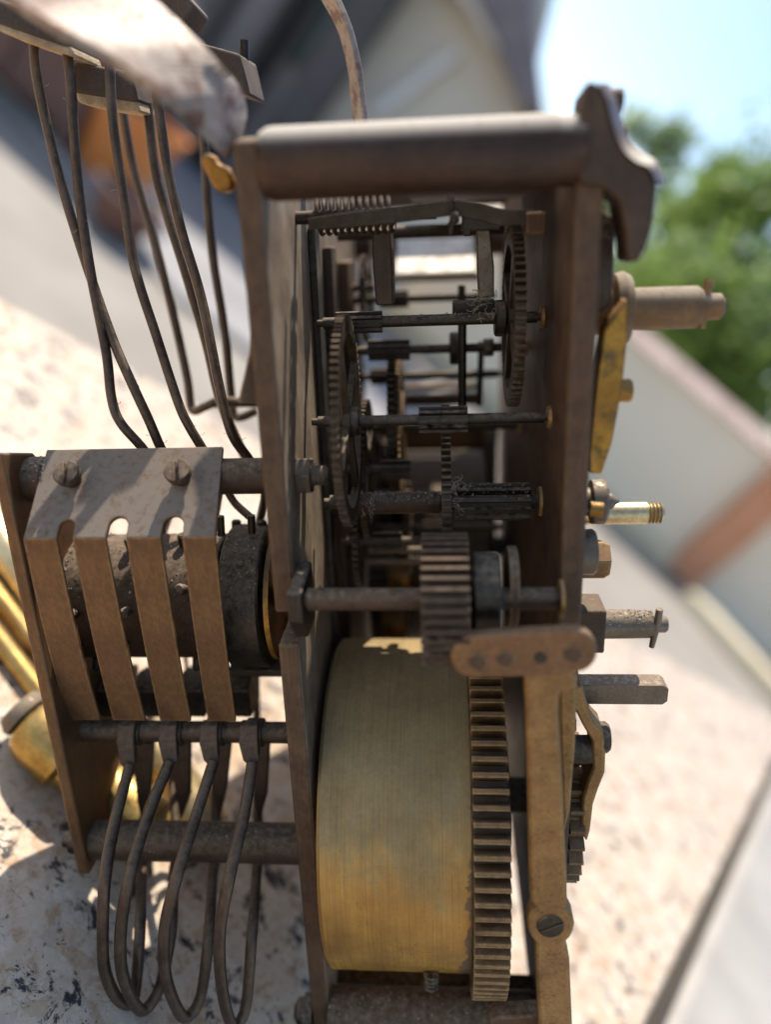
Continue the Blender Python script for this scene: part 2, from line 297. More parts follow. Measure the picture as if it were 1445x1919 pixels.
# ------------------------------------------------------------------ mesh builder
class MB:
    def __init__(self): self.v, self.f = [], []
    def add(self, vs, fs):
        o = len(self.v); self.v += [Vector(p) for p in vs]; self.f += [tuple(i + o for i in f) for f in fs]; return self
    def box(self, x0, x1, y0, y1, z0, z1):
        return self.obox(((x0 + x1) / 2, (y0 + y1) / 2, (z0 + z1) / 2), ((x1 - x0) / 2, 0, 0), (0, (y1 - y0) / 2, 0), (0, 0, (z1 - z0) / 2))
    def obox(self, c, a, b_, d):
        c, a, b_, d = map(Vector, (c, a, b_, d)); vs = [c + sx * a + sy * b_ + sz * d for sx in (-1, 1) for sy in (-1, 1) for sz in (-1, 1)]
        fs = [(0, 1, 3, 2), (4, 6, 7, 5), (0, 4, 5, 1), (2, 3, 7, 6), (0, 2, 6, 4), (1, 5, 7, 3)]
        return self.add(vs, fs)
    def prism(self, poly, ext):
        ext = Vector(ext); n = len(poly); vs = [Vector(p) for p in poly] + [Vector(p) + ext for p in poly]
        return self.add(vs, [tuple(range(n))[::-1], tuple(range(n, 2 * n))] + [(i, (i + 1) % n, n + (i + 1) % n, n + i) for i in range(n)])
    def lathe(self, o, axis, prof, n=28):          # prof: (along, radius)
        o = Vector(o); a = Vector(axis).normalized(); u = a.orthogonal().normalized(); w = a.cross(u)
        vs = []; 
        for t, r in prof:
            for k in range(n):
                q = 2 * math.pi * k / n; vs.append(o + a * t + (u * math.cos(q) + w * math.sin(q)) * max(r, 1e-5))
        fs = [(i * n + k, i * n + (k + 1) % n, (i + 1) * n + (k + 1) % n, (i + 1) * n + k) for i in range(len(prof) - 1) for k in range(n)]
        fs += [tuple(range(n))[::-1], tuple(range((len(prof) - 1) * n, len(prof) * n))]
        return self.add(vs, fs)
    def cyl(self, p0, p1, r, r1=None, n=24):
        p0, p1 = Vector(p0), Vector(p1); return self.lathe(p0, p1 - p0, [(0, r), ((p1 - p0).length, r if r1 is None else r1)], n)
    def tube(self, pts, r, n=10, sub=6):
        pts = [Vector(p) for p in pts]; rs = r if isinstance(r, (list, tuple)) else [r] * len(pts)
        Q, Rr = [], []
        for i in range(len(pts) - 1):
            p0 = pts[max(i - 1, 0)]; p1 = pts[i]; p2 = pts[i + 1]; p3 = pts[min(i + 2, len(pts) - 1)]
            for s in range(sub):
                t = s / sub
                Q.append(.5 * ((2 * p1) + (p2 - p0) * t + (2 * p0 - 5 * p1 + 4 * p2 - p3) * t * t + (3 * p1 - p0 - 3 * p2 + p3) * t ** 3)); Rr.append(rs[i] * (1 - t) + rs[i + 1] * t)
        Q.append(pts[-1]); Rr.append(rs[-1])
        T = [(Q[min(i + 1, len(Q) - 1)] - Q[max(i - 1, 0)]).normalized() for i in range(len(Q))]
        u = T[0].orthogonal().normalized(); vs = []
        for i, q in enumerate(Q):
            if i: u = (T[i - 1].rotation_difference(T[i]) @ u)
            w = T[i].cross(u)
            for k in range(n):
                a = 2 * math.pi * k / n; vs.append(q + (u * math.cos(a) + w * math.sin(a)) * Rr[i])
        m = len(Q)
        fs = [(i * n + k, i * n + (k + 1) % n, (i + 1) * n + (k + 1) % n, (i + 1) * n + k) for i in range(m - 1) for k in range(n)]
        fs += [tuple(range(n))[::-1], tuple(range((m - 1) * n, m * n))]
        return self.add(vs, fs)
    def ribbon(self, A, B, th):                    # two edge polylines + thickness vector
        th = Vector(th); n = len(A)
        def sm(Z, s=6):
            o = []
            for i in range(len(Z) - 1):
                p0 = Z[max(i - 1, 0)]; p1 = Z[i]; p2 = Z[i + 1]; p3 = Z[min(i + 2, len(Z) - 1)]
                for k in range(s):
                    t = k / s; o.append(.5 * ((2 * p1) + (p2 - p0) * t + (2 * p0 - 5 * p1 + 4 * p2 - p3) * t * t + (3 * p1 - p0 - 3 * p2 + p3) * t ** 3))
            return o + [Z[-1]]
        A = sm([Vector(p) for p in A]); B = sm([Vector(p) for p in B]); n = len(A); vs = []
        for a, c in zip(A, B): vs += [a, c, c + th, a + th]
        fs = []
        for i in range(n - 1):
            for k in range(4): fs.append((i * 4 + k, i * 4 + (k + 1) % 4, (i + 1) * 4 + (k + 1) % 4, (i + 1) * 4 + k))
        fs += [(3, 2, 1, 0), tuple((n - 1) * 4 + k for k in range(4))]
        return self.add(vs, fs)
    def gear(self, x0, x1, y, z, rr, rt, n, rh=None, ph=0.0, tip=.30, root=.52, rag=0.0):
        prof = []
        for k in range(n):
            for fr, r in ((-root / 2, rr), (-tip / 2, rt), (tip / 2, rt), (root / 2, rr)):
                a = ph + 2 * math.pi * (k + fr) / n
                if r == rt and rag: r = rt + random.uniform(-rag, rag)
                prof.append((math.cos(a) * r, math.sin(a) * r, a))
        m = len(prof); rh = rh or rr * .12
        vs = [(x, y + c, z + s) for x in (x0, x1) for c, s, a in prof] + [(x, y + math.cos(a) * rh, z + math.sin(a) * rh) for x in (x0, x1) for c, s, a in prof]
        fs = []
        for i in range(m):
            j = (i + 1) % m
            fs += [(i, j, m + j, m + i), (i, 2 * m + i, 2 * m + j, j), (m + i, m + j, 3 * m + j, 3 * m + i), (2 * m + i, 3 * m + i, 3 * m + j, 2 * m + j)]
        return self.add(vs, fs)
    def build(self, name, m, parent=None, bevel=0.0, smooth=40, seg=2, mm=True):
        """mm=True: vertices in movement millimetres; False: world metres."""
        me = bpy.data.meshes.new(name); V = self.v
        lo = Vector([min(p[i] for p in V) for i in range(3)]); hi = Vector([max(p[i] for p in V) for i in range(3)])
        if mm:
            c = (lo + hi) / 2; me.from_pydata([(p - c) * MM for p in V], [], self.f)
        else:
            c = Vector(((lo.x + hi.x) / 2, (lo.y + hi.y) / 2, lo.z)); me.from_pydata([p - c for p in V], [], self.f)
        bm = bmesh.new(); bm.from_mesh(me); bmesh.ops.recalc_face_normals(bm, faces=bm.faces); bm.to_mesh(me); bm.free()
        me.materials.append(m)
        if smooth: me.shade_smooth(); me.set_sharp_from_angle(angle=math.radians(smooth))
        o = bpy.data.objects.new(name, me); COL.objects.link(o); o['c'] = tuple(c)
        if mm:
            o.parent = parent; o.location = (c - Vector(parent['c'])) * MM
        else:
            if parent is not None: o.parent = parent; o.location = c - Vector(parent['c'])
            else: o.location = c
        if bevel:
            bv = o.modifiers.new('bevel', 'BEVEL'); bv.width = bevel * (MM if mm else 1); bv.segments = seg; bv.limit_method = 'ANGLE'; bv.angle_limit = math.radians(38)
            bv.harden_normals = False
        return o


def tag(o, label, cat, group=None, kind=None):
    if label: o['label'] = label
    if cat: o['category'] = cat
    if group: o['group'] = group
    if kind: o['kind'] = kind
    return o


def empty(name, c, mm=False):
    o = bpy.data.objects.new(name, None); COL.objects.link(o); o.empty_display_size = .02; o['c'] = tuple(c); o.location = c; return o


# ------------------------------------------------------------------ setting: paving, table
pv = MB(); pv.box(-60, 60, -20, 90, -.05, 0); tag(pv.build('pavement', M_PAVE, mm=False, smooth=0), None, None, kind='structure')
TZ = CAM_H - GRANITE_DROP
table = empty('granite_table', (0, .1, 0)); tag(table, 'speckled cream and brown granite table top under the clock movement', 'table')
fl, fr = G(-900, 74, TZ), G(1483, 1361, TZ)
nr = G(1300, 1740, TZ); ed = (nr - fr).normalized()
br = fr + ed * 1.15
t_ = MB(); t_.prism([(fl.x, fl.y, TZ - .02), (fr.x, fr.y, TZ - .02), (br.x, br.y, TZ - .02), (-.75, br.y - .02, TZ - .02)], (0, 0, .02))
t_.build('table_top', M_GRANITE, table, bevel=.002, mm=False)
ped = MB(); ped.box(-.45, .10, -.25, .22, 0, TZ - .02); ped.build('pedestal', M_GWALL, table, bevel=.01, mm=False)
bench = empty('stone_bench', (.6, .2, 0)); tag(bench, 'plain pale grey stone bench beside the granite table, slightly lower', 'bench')
b_ = MB(); e0 = fr + (fr - nr).normalized() * .05
off = Vector((.012, 0, 0))
b_.prism([(e0.x + .012, e0.y, TZ - .062), (e0.x + .75, e0.y, TZ - .062), (br.x + .8, br.y, TZ - .062), (br.x + .012, br.y, TZ - .062)], (0, 0, .05))
b_.build('bench_top', M_BENCH, bench, bevel=.004, mm=False)
b_ = MB(); b_.box(.48, .9, -.2, .4, 0, TZ - .062); b_.build('pedestal', M_GWALL, bench, bevel=.01, mm=False)

# ------------------------------------------------------------------ the clock movement
BASE = Vector((-8, 150, -128))
root = bpy.data.objects.new('clock_movement', None); COL.objects.link(root); root['c'] = tuple(BASE); root.empty_display_size = .02
rx, ry, rz = W3 @ Rm, W3 @ Dm, W3 @ Um
Rmat = Matrix(((rx[0], ry[0], rz[0]), (rx[1], ry[1], rz[1]), (rx[2], ry[2], rz[2])))
bw = Rmat @ BASE * MM + Vector((0, 0, CAM_H))
root.matrix_world = Matrix.Translation(bw) @ Rmat.to_4x4()
tag(root, 'dusty brown brass chiming clock movement leaning on the granite table', 'clock movement')
XL0, XL1, XR0, XR1 = -23.3, -20.4, 15.4, 18.5


def X(px, py, d): return P(px, py, d).x


def plate(name, x0, x1, prof, m, parent=root, bevel=.35):   # prof: (depth, z)
    b = MB(); b.prism([(x0, d, z) for d, z in prof], (x1 - x0, 0, 0)); return b.build(name, m, parent, bevel)


# plates
plate('back_plate', XL0, XL1, [(95, 11), (95, -48.2), (109, -48.2), (109, -53.2), (95, -53.2), (95, -134), (206, -134), (206, 12), (100, 12)], M_PLATEB)
plate('front_plate', XR0, XR1, [(95, 5), (95, -134), (206, -134), (206, 12), (108, 12)], M_PLATE)
bp_ = [o for o in root.children if o.name == 'back_plate'][0]; bp_.data.materials.append(M_PLATE)
for pl_ in bp_.data.polygons:
    if abs(pl_.normal.x) < .5 or pl_.normal.x < 0: pl_.material_index = 1
# thin bars lying against the back plate (rack levers)
b = MB(); b.prism([(XL1 + .05, 126, 2), (XL1 + .05, 131, 2), (XL1 + .05, 129, -70), (XL1 + .05, 124, -70)], (1.1, 0, 0)); b.build('rack_lever', M_STEEL, root, .2)
b = MB(); b.prism([(XL1 + .05, 141, -1), (XL1 + .05, 147, -1), (XL1 + .05, 144, -55), (XL1 + .05, 138, -80)], (1.6, 0, 0)); b.build('rack_lever', M_POST, root, .2)
b = MB(); b.prism([(XL1 + .05, 160, -4), (XL1 + .05, 172, -4), (XL1 + .05, 172, -60), (XL1 + .05, 160, -60)], (2.2, 0, 0)); b.build('warning_lever', M_PLATE, root, .2)
b = MB(); b.prism([(XL0 - .8, 97, -13), (XL0 - 2.6, 96, -19), (XL0 - .1, 97, -19.5), (XL0 - .1, 97, -8)], (0, 2, 0)); b.build('lug', M_PLATE, root, .2)

# top pillar
b = MB(); zt, dt = 8.6, 97; xa, xb = XL1 + .05, X(1092, 285, 97)
b.lathe((xa, dt, zt), (1, 0, 0), [(0, 3.5), (.8, 3.9), (1.5, 4.0), (xb - xa - 3.2, 4.0), (xb - xa - 2.6, 3.75), (xb - xa, 3.75)], 40); b.build('top_pillar', M_PILLAR, root, .1)
# lower pillar
b = MB(); zl, dl = -126.0, 96.5
b.lathe((XL1 + .05, dl, zl), (1, 0, 0), [(0, 4.2), (XR0 - XL1 - .1, 4.2)], 32); pil = b.build('bottom_pillar', M_POST, root)
b = MB(); b.lathe((XL0, dl, zl), (-1, 0, 0), [(0, 2.9), (1.6, 2.9), (1.61, 2.3), (2.6, 2.2), (3.3, 1.2), (3.4, .2)], 20); b.build('pillar_nut', M_STEEL, pil)
c = P(808, 1862, 90.5)
b = MB()
for k in range(4): b.lathe((c.x, c.y + 1.5, c.z + 1.9 - k * .8), (0, 0, 1), [(0, 1.0), (.3, 1.25), (.6, 1.0)], 16)
b.build('stop_screw', M_STEEL, pil)
# rear pillars seen through the works
b = MB(); b.lathe((XL1 + .05, 199, -1), (1, 0, 0), [(0, 3.6), (XR0 - XL1 - .1, 3.6)], 28); b.build('rear_pillar', M_POST, root)
b = MB(); b.lathe((XL1 + .05, 199, -126), (1, 0, 0), [(0, 3.6), (XR0 - XL1 - .1, 3.6)], 28); b.build('rear_pillar', M_POST, root)
q0, q1 = P(742, 456, 186), P(890, 520, 186)
b = MB(); b.prism([(q0.x, 179, q1.z + 1.6), (q0.x, 192, q1.z + 8.8), (q0.x, 195, q1.z + 8.8), (q0.x, 195, q1.z + 1.2)], (q1.x - q0.x, 0, 0)); b.box(q0.x - 1, q1.x + 1, 181, 183, q1.z - .5, q1.z + 1.2)
b.build('rear_bracket', M_PALE, root, .2)
b = MB(); b.cyl((X(632, 440, 150), 150, P(640, 440, 150).z), (X(945, 440, 150), 150, P(640, 440, 150).z), 1.15, n=16); b.build('lifting_arbor', M_POST, root)

b = MB(); b.box(-5, XR0 - .1, 112, 157.5, 6.4, 7.6); b.build('cover_plate', M_PLATE, root, .2)
b = MB(); b.box(XL1 + .1, XR0 - .1, 193, 196, 6.6, 11.5); b.build('rear_bar', M_PLATE, root, .2)
# scroll bracket at the top right
sc = [(1086, 345), (1088, 205), (1093, 165), (1104, 150), (1120, 154), (1136, 180), (1150, 235), (1168, 278), (1190, 303), (1214, 312), (1230, 345), (1226, 410), (1212, 468), (1196, 494), (1177, 490), (1172, 430), (1160, 375), (1128, 350)]
b = MB(); b.prism([P(x, y, 94) for x, y in sc], (.3, 7.5, -.2)); brk = b.build('scroll_bracket', M_POST, root, .8, seg=3)
L0 = ((1122, 153), (1138, 188), (1150, 238), (1168, 280), (1192, 303), (1216, 313), (1231, 342)); L1 = ((1142, 156), (1158, 192), (1170, 236), (1188, 268), (1210, 288), (1232, 304), (1246, 340))
b = MB(); b.ribbon([P(x, y, 93.6) for x, y in L0], [P(x, y, 99) for x, y in L1], (.1, .5, -.5)); b.build('bracket_lip', M_PILLAR, brk, .15)
for (x0, x1, y0, y1) in ((1146, 1166, 164, 212), (1156, 1178, 236, 262)):
    b = MB(); p, q = P(x0, y0, 101), P(x1, y1, 101); b.cyl(((p.x + q.x) / 2 - 1.2, 101.8, (p.z + q.z) / 2), ((p.x + q.x) / 2 + .8, 101.8, (p.z + q.z) / 2), abs(p.z - q.z) / 2, n=14)
    b.build('pin', M_POST, brk, .1)
b = MB(); p = P(1147, 420, 106); b.cyl((XR1, 106, p.z), (X(1168, 420, 106), 106, p.z), .75, n=14); b.build('pin', M_COCK, root)
b = MB(); p, q = P(1122, 385, 103), P(1170, 600, 103); b.prism([(XR1 + .02, 102, p.z), (X(1150, 430, 103), 102, p.z - 1.5), (X(1146, 560, 103), 102, q.z + 2), (XR1 + .02, 102, q.z)], (0, 16, 0)); b.build('dial_side_block', M_POST, root, .4)

# upper hand stud
zz = P(1240, 578, 108).z; xs = XR1
b = MB(); e = X(1312, 578, 108); xk = X(1182, 578, 108)
b.lathe((xs, 108, zz), (1, 0, 0), [(0, 3.0), (xk - xs - 2.9, 3.4), (xk - xs - 2.4, 4.6), (xk - xs - 1.3, 4.9), (xk - xs - .4, 4.4), (xk - xs, 3.1), (xk - xs + .05, 2.75), (e - xs - .6, 2.75), (e - xs, 2.35), (e - xs + .02, 1.75), (e - xs + 2.5, 1.7), (e - xs + 3.0, 1.1)], 30)
st = b.build('winding_stud', M_STUD, root)
b = MB(); b.tube([(e + .9, 108, zz + 3.4), (e + .6, 107.7, zz + 1.5), (e + .3, 107.4, zz - 2.7)], [.62, .55, .4], 12); b.build('taper_pin', M_COCK, st)
# gold lever
gl = [(1132, 618), (1176, 560), (1176, 640), (1169, 705), (1160, 765), (1148, 830), (1128, 890), (1104, 888), (1103, 855), (1110, 780), (1119, 700)]
b = MB(); b.prism([P(x, y, 100) for x, y in gl], (0, 3.2, 0)); gp = b.build('dial_lever', M_GOLD, root, .3)
p = P(1172, 733, 101.5); b = MB(); b.lathe((p.x - 1.5, 101.7, p.z), (1, 0, 0), [(0, 1.5), (2.0, 1.5), (2.3, 1.3)], 20); b.build('lever_screw', M_GOLD, gp)
# knob, brass pillar, washer, hex
p = P(1120, 945, 103); k0 = X(1105, 945, 103)
b = MB(); b.lathe((XR1, 104, p.z), (1, 0, 0), [(0, 2.0), (k0 - XR1 + .3, 2.0), (k0 - XR1 + .35, 3.1), (k0 - XR1 + 2.0, 3.2), (k0 - XR1 + 2.4, 2.8), (k0 - XR1 + 2.45, 1.15), (k0 - XR1 + 3.2, 1.15), (k0 - XR1 + 4.3, .1)], 26); kn = b.build('knob', M_NICKEL, root)
b = MB(); b.cyl((k0 - .3, 101.0, p.z), (k0 + 1.4, 100.8, p.z - .1), 1.05, n=16); b.build('set_screw', M_GOLD, kn)
p = P(1190, 962, 116); e = X(1243, 962, 116)
b = MB(); pr = [(0, 1.75), (e - XR1 - 2.6, 1.75)]
for k in range(4): pr += [(e - XR1 - 2.5 + k * .55, 1.5), (e - XR1 - 2.2 + k * .55, 1.75)]
b.lathe((XR1, 116, p.z), (1, 0, 0), pr + [(e - XR1, 1.2)], 24); b.build('dial_pillar', M_TUBE, root)
p = P(1102, 1045, 101); b = MB(); ww = X(1114, 1045, 103) - XR1; b.lathe((XR1 + .02, 103, p.z), (1, 0, 0), [(0, 3.2), (ww - .4, 3.3), (ww, 3.0)], 26); b.build('washer', M_NICKEL, root)
p = P(1125, 1048, 112); b = MB(); ww = X(1140, 1048, 112) - XR1; b.lathe((XR1 + .02, 112, p.z), (1, 0, 0), [(0, 3.2), (ww - 1.0, 3.2), (ww, 2.6)], 6); b.build('hex_nut', M_COCK, root, .15)
# lower stud
zz = P(1170, 1170, 103).z; e = X(1221, 1170, 103); k1 = X(1126, 1170, 103)
b = MB(); b.lathe((k1, 103, zz), (1, 0, 0), [(0, 2.2), (.4, 2.15), (e - k1, 2.05), (e - k1 + .02, 1.25), (e - k1 + 1.9, 1.25), (e - k1 + 2.2, 1.0)], 30); st = b.build('winding_stud', M_NICKEL, root)
b = MB(); b.box(XR1 + .02, k1 + .1, 100, 106, zz - 3.2, zz + 3.6); b.build('stud_collar', M_POST, st, .3)
b = MB(); b.tube([(e + .5, 101.4, zz + 3.2), (e + .35, 101.5, zz + .8), (e - .1, 101.6, zz - 3)], [.5, .55, .38], 12); b.build('taper_pin', M_NICKEL, st)
# square winding arbor
zz = P(1180, 1292, 104).z; e = X(1247, 1292, 104); h = 1.66
b = MB(); b.prism([(e - .7, 104 - h, zz - h), (e, 104 - h, zz - h + .6), (e, 104 - h, zz + h - .6), (e - .7, 104 - h, zz + h), (XR1, 104 - h, zz + h), (XR1, 104 - h, zz - h)], (0, 2 * h, 0)); b.build('square_arbor', M_NICKEL, root, .15)
# click lever and ratchet
cl = [(1092, 1285), (1100, 1320), (1112, 1352), (1131, 1372), (1136, 1400), (1134, 1450), (1122, 1480), (1112, 1510), (1106, 1560), (1100, 1580), (1088, 1560), (1092, 1500), (1100, 1470), (1112, 1440), (1110, 1390), (1092, 1360), (1072, 1320), (1074, 1290)]
b = MB(); b.prism([P(x, y, 96) for x, y in cl], (0, 5, 0)); ck = b.build('click_lever', M_COCK, root, .35)
p = P(1137, 1400, 96); b = MB(); b.lathe((p.x - .6, 98.3, p.z), (1, 0, 0), [(0, 2.3), (.9, 2.3), (1.4, 1.9)], 24); so = b.build('click_screw', M_STEEL, ck)
b = MB(); p = P(1090, 1408, 98); b.cyl((XR1, 98.3, p.z), (p.x + 1.5, 98.3, p.z), 2.2, n=20); b.build('click_stud', M_STEEL, ck)
zr, dr = -88.0, 110.0
b = MB(); b.gear(XR1 + .2, XR1 + 2.4, dr, zr, 13.8, 15.3, 32, 3, tip=.15, root=.85); b.build('ratchet_wheel', M_GEAR, root)

# T-shaped cock over the barrel
D0 = 84.0
def arc(c, r, a0, a1, n): return [(c[0] + r * math.cos(math.radians(a0 + (a1 - a0) * k / n)), c[1] - r * math.sin(math.radians(a0 + (a1 - a0) * k / n))) for k in range(n + 1)]
tp = arc((884, 1232), 40, 262, 100, 10) + [(960, 1187), (1040, 1183)] + arc((1080, 1222), 40, 98, -88, 10) + [(1040, 1266), (960, 1271)]
tl = [(981, 1240), (1077, 1236), (1079, 1290), (1050, 1300), (1047, 1330), (1056, 1500), (1064, 1690)] + arc((1037, 1735), 40, 55, -55, 6) + [(1068, 1800), (1073, 1925), (1073, 2010), (1012, 2010), (1010, 1925), (1003, 1790)]
tl += arc((1029, 1735), 41, 235, 130, 6) + [(994, 1690), (991, 1500), (986, 1330)]
b = MB(); b.prism([P(x, y, D0) for x, y in tl], (0, 3.0, 0)); cock = b.build('barrel_cock', M_COCK, root, .5, seg=3)
b = MB(); b.prism([P(x, y, D0 - .35) for x, y in tp], (0, 1.9, 0)); b.build('link_plate', M_LINK, cock, .45, seg=3)
for (x, y, r, m) in ((895, 1238, 19, M_PLATE), (946, 1233, 18, M_PLATE), (1073, 1223, 20, M_PLATE)):
    p = P(x, y, D0); rr_ = rad(r, x, y, D0); b = MB(); b.lathe((p.x, D0 - .05, p.z), (0, -1, 0), [(0, rr_), (.38, rr_), (.48, rr_ * .8), (.40, rr_ * .5), (.45, .02)], 24); b.build('rivet', m, cock)
p = P(1012, 1230, D0); b = MB(); b.lathe((p.x, D0 - .05, p.z), (0, -1, 0), [(0, .8), (.34, .8), (.34, .5)], 20); b.build('oil_hole', M_STEEL, cock)
p = P(1031, 1735, D0); rr_ = rad(25, 1031, 1735, D0)
b = MB(); th = math.radians(28); du = Vector((math.cos(th), 0, math.sin(th))); dv = Vector((-math.sin(th), 0, math.cos(th)))
for s in (-1, 1):
    half_ = [p + Vector((0, .3, 0)) + du * (rr_ * math.cos(a)) + dv * (s * max(rr_ * math.sin(a), .22)) for a in [math.acos(1 - 2 * k / 16) for k in range(17)]]
    b.prism(half_, (0, -.65, 0))
b.cyl(p + Vector((0, .3, 0)), p + Vector((0, -.1, 0)), rr_ * 1.02, n=28)
b.build('screw', M_STEEL, cock, .08)
# lower foot piece at the bottom edge
b = MB(); b.prism([P(x, y, 88) for x, y in ((925, 1960), (915, 1917), (930, 1908), (1013, 1905), (1013, 1960))], (0, 3, 0)); b.build('foot_plate', M_PLATE, root, .3)
# second brass face beside the leg
b = MB(); b.prism([P(x, y, 90.5) for x, y in ((1050, 1268), (1083, 1268), (1078, 1400), (1068, 1520), (1058, 1560), (1052, 1400))], (0, 4.2, 0)); b.build('cock_spacer', M_COCK, root, .3)

# barrel and great wheel
by, bz, Rb = 115.7, -95.4, 27.9
xb0, xb1 = X(577, 1500, 88), X(886, 1500, 88)
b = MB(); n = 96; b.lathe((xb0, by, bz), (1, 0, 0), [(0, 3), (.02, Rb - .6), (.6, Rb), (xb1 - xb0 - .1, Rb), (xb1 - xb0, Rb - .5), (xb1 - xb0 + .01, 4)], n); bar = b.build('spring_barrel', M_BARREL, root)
xg0, xg1 = X(890, 1500, 84), X(966, 1500, 84)
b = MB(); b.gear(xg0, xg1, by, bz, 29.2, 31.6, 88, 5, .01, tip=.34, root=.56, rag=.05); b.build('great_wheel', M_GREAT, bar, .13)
b = MB(); b.lathe((xb1 - .05, by, bz), (1, 0, 0), [(0, Rb + .35), (xg0 - xb1, Rb + .35)], n); b.build('barrel_cap', M_PLATE, bar)
b = MB(); b.cyl((XL1, by, bz), (XR1 + 2, by, bz), 3.2); b.build('barrel_arbor', M_STEEL, bar)
b = MB(); b.box(XL1 + .05, XR0 - .05, 104, 107, -134, -128.2); b.build('gap_fill_bar', M_STEEL, root, .2)  # dark bar added to close the bright gap under the barrel
b = MB(); b.lathe((xg1 + .8, by, bz), (1, 0, 0), [(0, 3), (.01, 13), (.7, 13), (.71, 3)], 40); b.build('gap_shade_disc', M_STEEL, bar)  # dark disc added to stand for shade between wheel and cock
# rear barrels of the other trains
b = MB(); x0, x1 = X(757, 850, 180), X(905, 850, 180); b.lathe((x0, 180, -73), (1, 0, 0), [(0, 3), (.1, 24), (x1 - x0, 24), (x1 - x0 + .1, 3)], 60); r1 = b.build('rear_barrel', M_WHEEL, root)
b = MB(); b.gear(X(700, 850, 180), X(740, 850, 180), 180, -73, 25.5, 27.2, 80, 4); b.build('great_wheel', M_WHEEL, r1)
b = MB(); b.cyl((XL1, 180, -73), (XR0, 180, -73), 2.5); b.build('barrel_arbor', M_STEEL, r1)
b = MB(); p = P(752, 1085, 150); b.lathe((X(726, 1085, 150), 152, p.z), (1, 0, 0), [(0, 3.2), (.5, 3.6), (4.6, 3.6), (5.0, 3.2)], 30); b.build('collet', M_GOLD, root)
b = MB(); p = P(745, 1178, 150); b.lathe((X(715, 1178, 150), 152, p.z), (1, 0, 0), [(0, 3.2), (.5, 3.6), (5.0, 3.6), (5.4, 3.2)], 30); b.build('collet', M_GOLD, root)
for y in (1032, 1052):
    b = MB(); p = P(740, y, 140); b.cyl((X(690, y, 140), 140, p.z), (X(800, y, 140), 140, p.z), .75, n=12); b.build('trundle', M_NICKEL, root)

# ---- wheel train
def wheel(ar, x0, x1, y, z, rt, n, m, spokes=4, rim=1.7, hub=2.4, tooth=1.1, ph=0.0):
    b = MB(); b.gear(x0, x1, y, z, rt - tooth, rt, n, rt - tooth - rim, ph, rag=.03)
    t = (x1 - x0) * .5
    for k in range(spokes):
        a = ph * 3 + .5 + 2 * math.pi * k / spokes; d = Vector((0, math.cos(a), math.sin(a))); w = Vector((0, -math.sin(a), math.cos(a)))
        L_ = rt - tooth - rim + .2; c = Vector(((x0 + x1) / 2, y, z))
        b.prism([c + d * hub * .6 + w * .9 - Vector((t * .8, 0, 0)), c + d * L_ + w * 1.3 - Vector((t * .8, 0, 0)), c + d * L_ - w * 1.3 - Vector((t * .8, 0, 0)), c + d * hub * .6 - w * .9 - Vector((t * .8, 0, 0))], (t * 1.6, 0, 0))
    b.lathe((x0 + .02, y, z), (1, 0, 0), [(0, hub), (x1 - x0 - .04, hub)], 20)
    return b.build('wheel', m, ar)
def arbor(x0, x1, y, z, r, m=M_STEEL):
    b = MB(); b.lathe((x0, y, z), (1, 0, 0), [(0, r * .65), (.9, r * .65), (.95, r), (x1 - x0 - .95, r), (x1 - x0 - .9, r * .65), (x1 - x0, r * .65)], 18); o = b.build('arbor', m, root)
    if abs(x1 - XR0) < .01:
        b = MB(); b.lathe((XR0, y, z), (-1, 0, 0), [(0, r * 1.25 + .7), (.45, r * 1.25 + .55), (.5, r * .66)], 20); b.build('bushing', M_COCK, o)
    return o
def pinion(ar, x0, x1, y, z, r, n=8, m=M_STEEL, ph=0.2):
    b = MB(); b.gear(x0, x1, y, z, r * .68, r, n, r * .2, ph, tip=.36, root=.6); return b.build('pinion', m, ar)
def hub(ar, x0, x1, y, z, r, m=M_STEEL):
    b = MB(); b.lathe((x0, y, z), (1, 0, 0), [(0, r * .9), (.25, r), (x1 - x0 - .25, r), (x1 - x0, r * .9)], 22); return b.build('hub', m, ar)

AY, AZ = 120.0, -11.8
A = arbor(X(594, 606, AY), XR0, AY, AZ, .85)
pinion(A, X(630, 606, AY), X(716, 606, AY), AY, AZ, 1.65)
wheel(A, X(966, 600, 107), X(988, 600, 107), AY, AZ, 13.2, 66, M_WHEEL)
hub(A, X(926, 605, AY), X(948, 605, AY), AY, AZ, 2.7)
CY_, CZ_ = 109.0, -24.6
C = arbor(X(584, 792, CY_), XR0, CY_, CZ_, .8)
pinion(C, X(785, 792, CY_), X(876, 792, CY_), CY_, CZ_, 1.9, 9)
wheel(C, X(618, 790, 95), X(634, 790, 95), CY_, CZ_, 15.2, 84, M_WHEEL, 4, 1.6)
hub(C, X(650, 792, CY_), X(674, 792, CY_), CY_, CZ_, 2.1)
DY, DZ = 116.0, -39.5
D_ = arbor(X(608, 948, DY), XR0, DY, DZ, 1.35)
pinion(D_, X(850, 948, DY), X(992, 948, DY), DY, DZ, 2.95, 10)
wheel(D_, X(828, 948, 102), X(846, 948, 102), DY, DZ, 15.2, 90, M_WHEEL, 4, 1.6)
hub(D_, X(662, 948, DY), X(826, 948, DY), DY, DZ, 1.75, M_POST)
